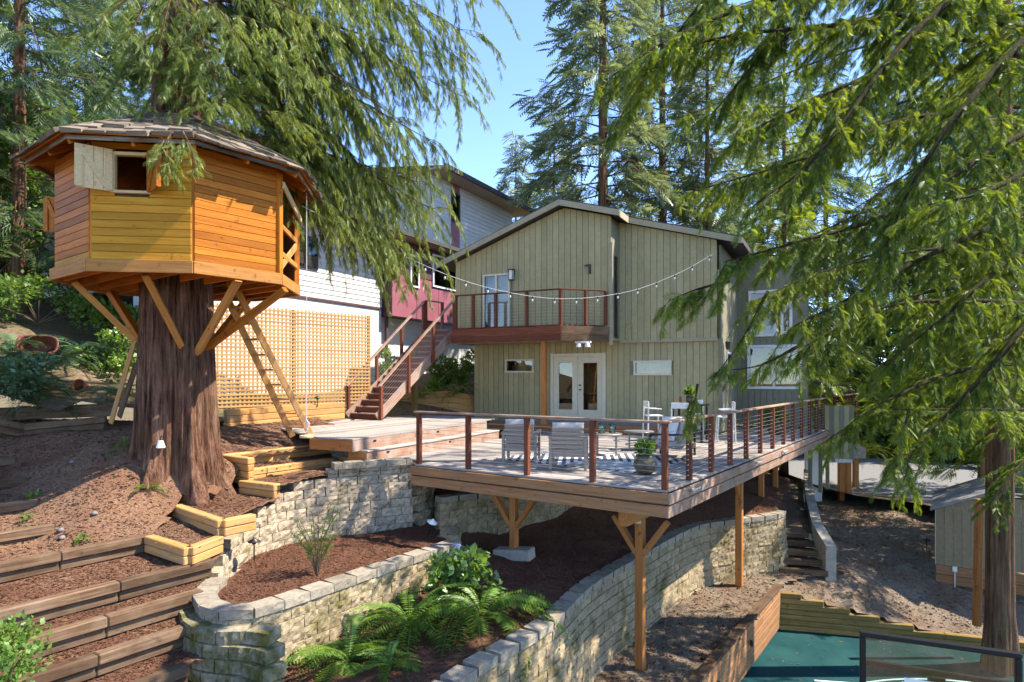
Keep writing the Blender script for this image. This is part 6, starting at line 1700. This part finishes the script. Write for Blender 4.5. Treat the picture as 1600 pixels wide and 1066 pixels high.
conifer('fir at the right edge beyond the shed', PB(1600, 40, -4.8), 28, 5.2, .04, 120, 'leaf_firdark', 'firbark', 44, size=.95, per=54, group=G2)

G3 = 'sunlit cedars beyond the near cedar'
conifer('bright cedar behind the shed, hidden trunk', PB(1560, 21.5, -5), 20, 4.4, .16, 120, 'leaf_cedar', 'firbark', 45, 'cedar_tree', .5, 62, .4, group=G3, tmpl=T_MID)
conifer('bright cedar at the right picture edge behind the shed', PB(1650, 19, -5.2), 20, 4.6, .14, 120, 'leaf_cedar', 'firbark', 46, 'cedar_tree', .5, 62, .4, group=G3, tmpl=T_MID)
conifer('bright cedar behind the house wing', PB(1225, 27, -4.5), 20, 4.4, .14, 110, 'leaf_cedar', 'firbark', 47, 'cedar_tree', .6, 52, .4, group=G3, tmpl=T_MID)
conifer('bright cedar between the shed roof and the driveway trees', PB(1535, 27, -5), 19, 4.4, .16, 110, 'leaf_cedar', 'firbark', 48, 'cedar_tree', .55, 56, .4, group=G3, tmpl=T_MID)

# ---- leafy trees and shrubs
def leafy(name, label, base, clumps, size, mat, seed, trunk=None, group=None, cat='tree', nper=500):
    t = thing(name, label, cat, base, group); r = random.Random(seed); vs = []; fs = []; c = 0
    mw = MB()
    for i, (cx, cy, cz, rad) in enumerate(clumps):
        v, f = leaves_np(nper, Vector(base) + Vector((cx, cy, cz)), rad, size, seed * 31 + i, .1, .75); vs.append(v); fs.append(f + c); c += len(v)
        mid = Vector(base) + Vector((cx * .45, cy * .45, cz * .6))
        mw.tube([Vector(base), mid, Vector(base) + Vector((cx, cy, cz))], [trunk or .02, (trunk or .02) * .6, .006], 5)
    link('crown' if cat == 'tree' else 'foliage', mesh_np('crown', np.concatenate(vs), np.concatenate(fs), M[mat]), t)
    mw.build('trunk' if cat == 'tree' else 'stems', M['stem'], t, True)
    return t
def blob(r, n, rx, ry, z0, z1, rad): return [(r.uniform(-rx, rx), r.uniform(-ry, ry), r.uniform(z0, z1), rad * r.uniform(.7, 1.3)) for _ in range(n)]
rr = random.Random(77)
for i, (px, d, z, n, w, z0, z1, rad, lab) in enumerate(((1385, 43, -4.8, 30, 3.0, 1.5, 9, 1.2, 'bright green maple beyond the driveway, left one'), (1490, 45, -4.8, 32, 3.2, 1.2, 9, 1.2, 'bright green maple beyond the driveway, behind the shed roof'),
                                                    (1640, 41, -5, 34, 3.2, 1.0, 10, 1.2, 'bright green maple at the right edge behind the near cedar'), (1300, 47, -4.8, 26, 2.8, 1.0, 7, 1.2, 'bright green maple past the far deck'), (1560, 38, -5, 30, 3.0, 1.5, 10, 1.1, 'sunlit maple right above the shed roof'))):
    leafy('maple_tree', lab, PB(px, d, z), blob(rr, n, w, w * .6, z0, z1, rad), .26, 'leaf_bright', 60 + i, .12, G2, nper=380)
for i, (px, d, z, h, lab) in enumerate(((10, 24, 3, 8, 'leafy tree at the left edge in front of the dark firs'), (110, 26, 3.5, 7, 'leafy tree just left of the tree house roof'), (-70, 20, 2.5, 7, 'leafy tree reaching in at the far left'))):
    leafy('understory_tree', lab, PB(px, d, z), blob(rr, 22, 2.4, 1.6, .3, h, 1.0), .2, 'leaf_shrub', 400 + i, .08, 'understory trees at the left', nper=420)
for i, (px, d, z, lab) in enumerate(((1385, 39, -4.9, 'dark hedge shrub along the far driveway edge, left'), (1450, 38, -4.9, 'dark hedge shrub along the far driveway edge, centre'), (1520, 37, -4.9, 'dark hedge shrub along the far driveway edge, right'), (1590, 34, -4.9, 'dark hedge shrub near the right picture edge'))):
    leafy('hedge_shrub', lab, PB(px, d, z), blob(rr, 10, 1.9, 1.0, .4, 2.4, .8), .22, 'leaf_shrub', 80 + i, .04, 'hedge along the driveway', 'shrub', 420)
for i, (px, py, d, w, h, mat, lab, sz) in enumerate(((175, 560, 16.5, .7, 1.3, 'leaf_bright', 'bright leafy shrub left of the cedar trunk under the tree house', .11), (205, 520, 18, .8, 1.6, 'leaf_shrub', 'green shrub behind the cedar trunk on the slope', .12), (60, 470, 17, 1.2, 1.2, 'leaf_shrub', 'wide green shrub above the red tub', .12),
      (20, 590, 13.8, .7, 1.0, 'leaf_fernblue', 'blue-green shrub at the left edge by the planter', .1), (612, 590, 21.3, .6, 1.7, 'leaf_shrub', 'light shrub beside the stair behind the lattice end', .11), (685, 596, 24, .8, 1.5, 'leaf_shrub', 'round shrub under the stair head by the green house', .12), (722, 585, 24.6, .6, 1.6, 'leaf_bright', 'pale leafy shrub between stair and house wall', .11),
      (745, 500, 27, 1.0, 2.0, 'leaf_bright', 'sunlit shrub behind the balcony stairs', .14), (120, 455, 20, 1.0, 1.4, 'leaf_bright', 'sunlit shrub on the slope behind the left brace', .12), (30, 1010, 6.6, .25, .45, 'leaf_fern', 'leafy plant at the lower left corner, upper one', .06), (5, 1050, 6.1, .25, .4, 'leaf_fern', 'leafy plant at the lower left corner, lower one', .06))):
    b = P(px, py + 30, d); b.z = P(px, py, d).z - h * .5
    leafy('garden_shrub', lab, b, blob(rr, 9, w, w * .7, h * .25, h, max(.16, w * .42)), sz, mat, 100 + i, .015, 'shrubs on the slopes', 'shrub', 170 if d > 8 else 60)
# ---- sword ferns: every frond a piece of its own
def frond_mesh(L, pairs, wid, arch, mat, seed):
    r = random.Random(seed); v = []; f = []
    pt = lambda s: (L * (s - .18 * arch * s * s), 0, L * (.75 * s - (.75 + .55 * arch) * s * s))
    for i in range(pairs):
        s = .1 + .9 * i / pairs; x, y, z = pt(s); w = wid * math.sin(math.pi * min(1, .22 + .78 * (1 - s))) * (1 if s < .8 else (1 - s) / .2 * .9 + .1)
        for k in (1, -1):
            b = len(v); e = L / pairs * .42; sw_ = w * .28; dz = -w * r.uniform(.15, .4)
            v += [(x, 0, z), (x + e + sw_ * .4, k * w * .4, z + dz * .2), (x + sw_, k * w, z + dz), (x - e + sw_ * .4, k * w * .4, z + dz * .2)]; f.append([b, b + 1, b + 2, b + 3])
    n = 7; b = len(v)
    for i in range(n): x, y, z = pt(i / (n - 1)); q = .006 * (1 - .7 * i / n); v += [(x, q, z - .003), (x, -q, z - .003)]
    for i in range(n - 1): f.append([b + 2 * i, b + 2 * i + 1, b + 2 * i + 3, b + 2 * i + 2])
    return mesh_np('frond', v, f, mat)
_fr = {}
def fern(label, base, L, n, mat='leaf_fern', seed=1, cat='fern', spread=1.0):
    t = thing('sword_fern', label, cat, base, 'sword ferns'); r = random.Random(seed)
    for k in range(n):
        key = (mat, k % 6, round(L, 1))
        if key not in _fr: _fr[key] = frond_mesh(1.0, 26, .15, .5 + .1 * (k % 6), M[mat], k % 6 + 5)
        a = k * 2.4 + r.uniform(-.3, .3); s = L * r.uniform(.7, 1.15); tilt = r.uniform(-.75, .25) * spread
        mw = Matrix.Translation(base) @ Matrix.Rotation(a, 4, 'Z') @ Matrix.Rotation(tilt, 4, 'Y') @ Matrix.Rotation(r.uniform(-.3, .3), 4, 'X') @ Matrix.Scale(s, 4)
        link('frond', _fr[key], t, mw)
    return t
def bedz(name, x, y): return float(HF[name][0](np.array([x]), np.array([y]))[0])
def on(name, px, py, d): p = P(px, py, d); return Vector((p.x, p.y, bedz(name, p.x, p.y)))
fern('big sword fern at the bottom, front of the low curved wall', on('under_deck_bed', 545, 1040, 8.6), 1.05, 30, seed=1)
fern('sword fern in the fern bed, left of the largest one', on('under_deck_bed', 640, 985, 9.5), 1.2, 30, seed=2)
fern('largest sword fern at the right of the fern bed', on('under_deck_bed', 752, 960, 9.7), 1.35, 30, seed=3)
fern('half hidden fern behind the flowering shrub', on('under_deck_bed', 700, 930, 10.4), 1.0, 22, seed=4)
fern('small fern low at the bottom edge of the fern bed', on('under_deck_bed', 610, 1060, 8.2), .6, 16, seed=14)
fern('yellow-green fern beside the white wall at the driveway', P(1350, 712, 24), 1.1, 30, 'leaf_yellow', 5)
for i, (x, y, d, L, lab) in enumerate(((40, 610, 13.6, 1.2, 'shaded blue-green fern by the left planter'), (85, 575, 14.6, 1.2, 'shaded fern right of the left edge, below the tub'), (20, 555, 15.2, 1.3, 'shaded fern below the red tub at the left edge'), (185, 622, 14.6, .8, 'shaded fern between the pot and the cedar trunk'), (128, 552, 16.2, 1.0, 'shaded fern above the terracotta pot'), (60, 640, 14.2, 1.0, 'shaded fern drooping over the left planter timbers'), (5, 600, 14.4, 1.3, 'shaded fern cut by the left edge'), (150, 560, 16.8, 1.0, 'shaded fern beside the bright shrub on the slope'),
                                        (196, 668, 11.9, .45, 'small fern at the left foot of the cedar'), (232, 690, 11.1, .4, 'tiny fern at the front foot of the cedar'), (715, 616, 22.8, .8, 'fern under the outdoor staircase by the house'), (660, 622, 22.6, .7, 'fern behind the mossy stair post'))):
    fern(lab, on('mulch_mound', x, y, d) if i in (8, 9) else P(x, y, d), L, 18 if L > .5 else 9, 'leaf_fernblue' if i < 8 else 'leaf_fern', 30 + i)
# flowering shrub in the fern bed, scrubby plant in the mulch bed
b = on('under_deck_bed', 718, 925, 10.3)
hy = leafy('hydrangea', 'broad leaved shrub with blue flower heads above the ferns', b, blob(rr, 12, .45, .3, .3, .85, .2), .13, 'leaf_bright', 201, .012, None, 'shrub', 60)
for k, (dx, dz) in enumerate(((-.02, 1.02), (.16, .9))):
    v, f = leaves_np(60, b + Vector((dx, -.2, dz)), .06, .03, 210 + k, .2); link('flower_head', mesh_np('flower_head', v, f, M['flower']), hy)
b = on('mulch_bed', 495, 895, 9.9)
Fo = Foliage(44); t = thing('scrubby_bush', 'thin wiry bush growing in the mulch bed before the tall wall', 'shrub', b)
for k in range(13):
    a = k * 2.4; L = .75 + .25 * (k % 3)
    cedar_limb(Fo, [b, b + Vector((.12 * math.cos(a), .12 * math.sin(a), L * .45)), b + Vector((.38 * math.cos(a) * (1.2 if k % 2 else .7), .3 * math.sin(a), L * .85))], .008, 8, .2, .1, .085, .03, .3, .3, .7, .3)
finish(t, Fo, T_MID, 'leaf_shrub', 'stem')
M['cobble'] = plain('grey_stone', (.17, .16, .15), .85)
# scattered weeds and stones on the mound
for i, (x, y, d, lab) in enumerate(((52, 731, 10.7, 'tiny weed on the mound at far left'), (128, 838, 9.6, 'green weed growing above the top stair timber'), (40, 806, 10, 'small weed beside the left timbers'))):
    p = P(x, y, d); p.z = bedz('mulch_mound', p.x, p.y)
    v, f = leaves_np(40, p + UP * .06, .09, .06, 300 + i, .5, .6); o = link('weed', mesh_np('weed', v, f, M['leaf_shrub'])); tag(o, lab, 'weed')
for i, (x, y, d, lab) in enumerate(((95, 801, 9.9, 'grey fist-sized stone on the mound'), (97, 826, 9.7, 'pale stone above the top stair timber'), (148, 786, 10.2, 'small pale stone on the sunlit mound'), (113, 677, 11.6, 'pale pebble high on the mound'))):
    p = P(x, y, d); p.z = bedz('mulch_mound', p.x, p.y) + .02; m = MB(); m.lathe((0, 0, 0), [(0, .035), (.035, .025), (.055, 0), (.04, -.02), (0, -.03)], 9)
    v = [q * (1 + .15 * math.sin(9 * q.x * 10 + i)) for q in m.v]; o = link('stone', mesh_py('stone', [q + p for q in v], m.f, M['cobble'], True)); tag(o, lab, 'stone')
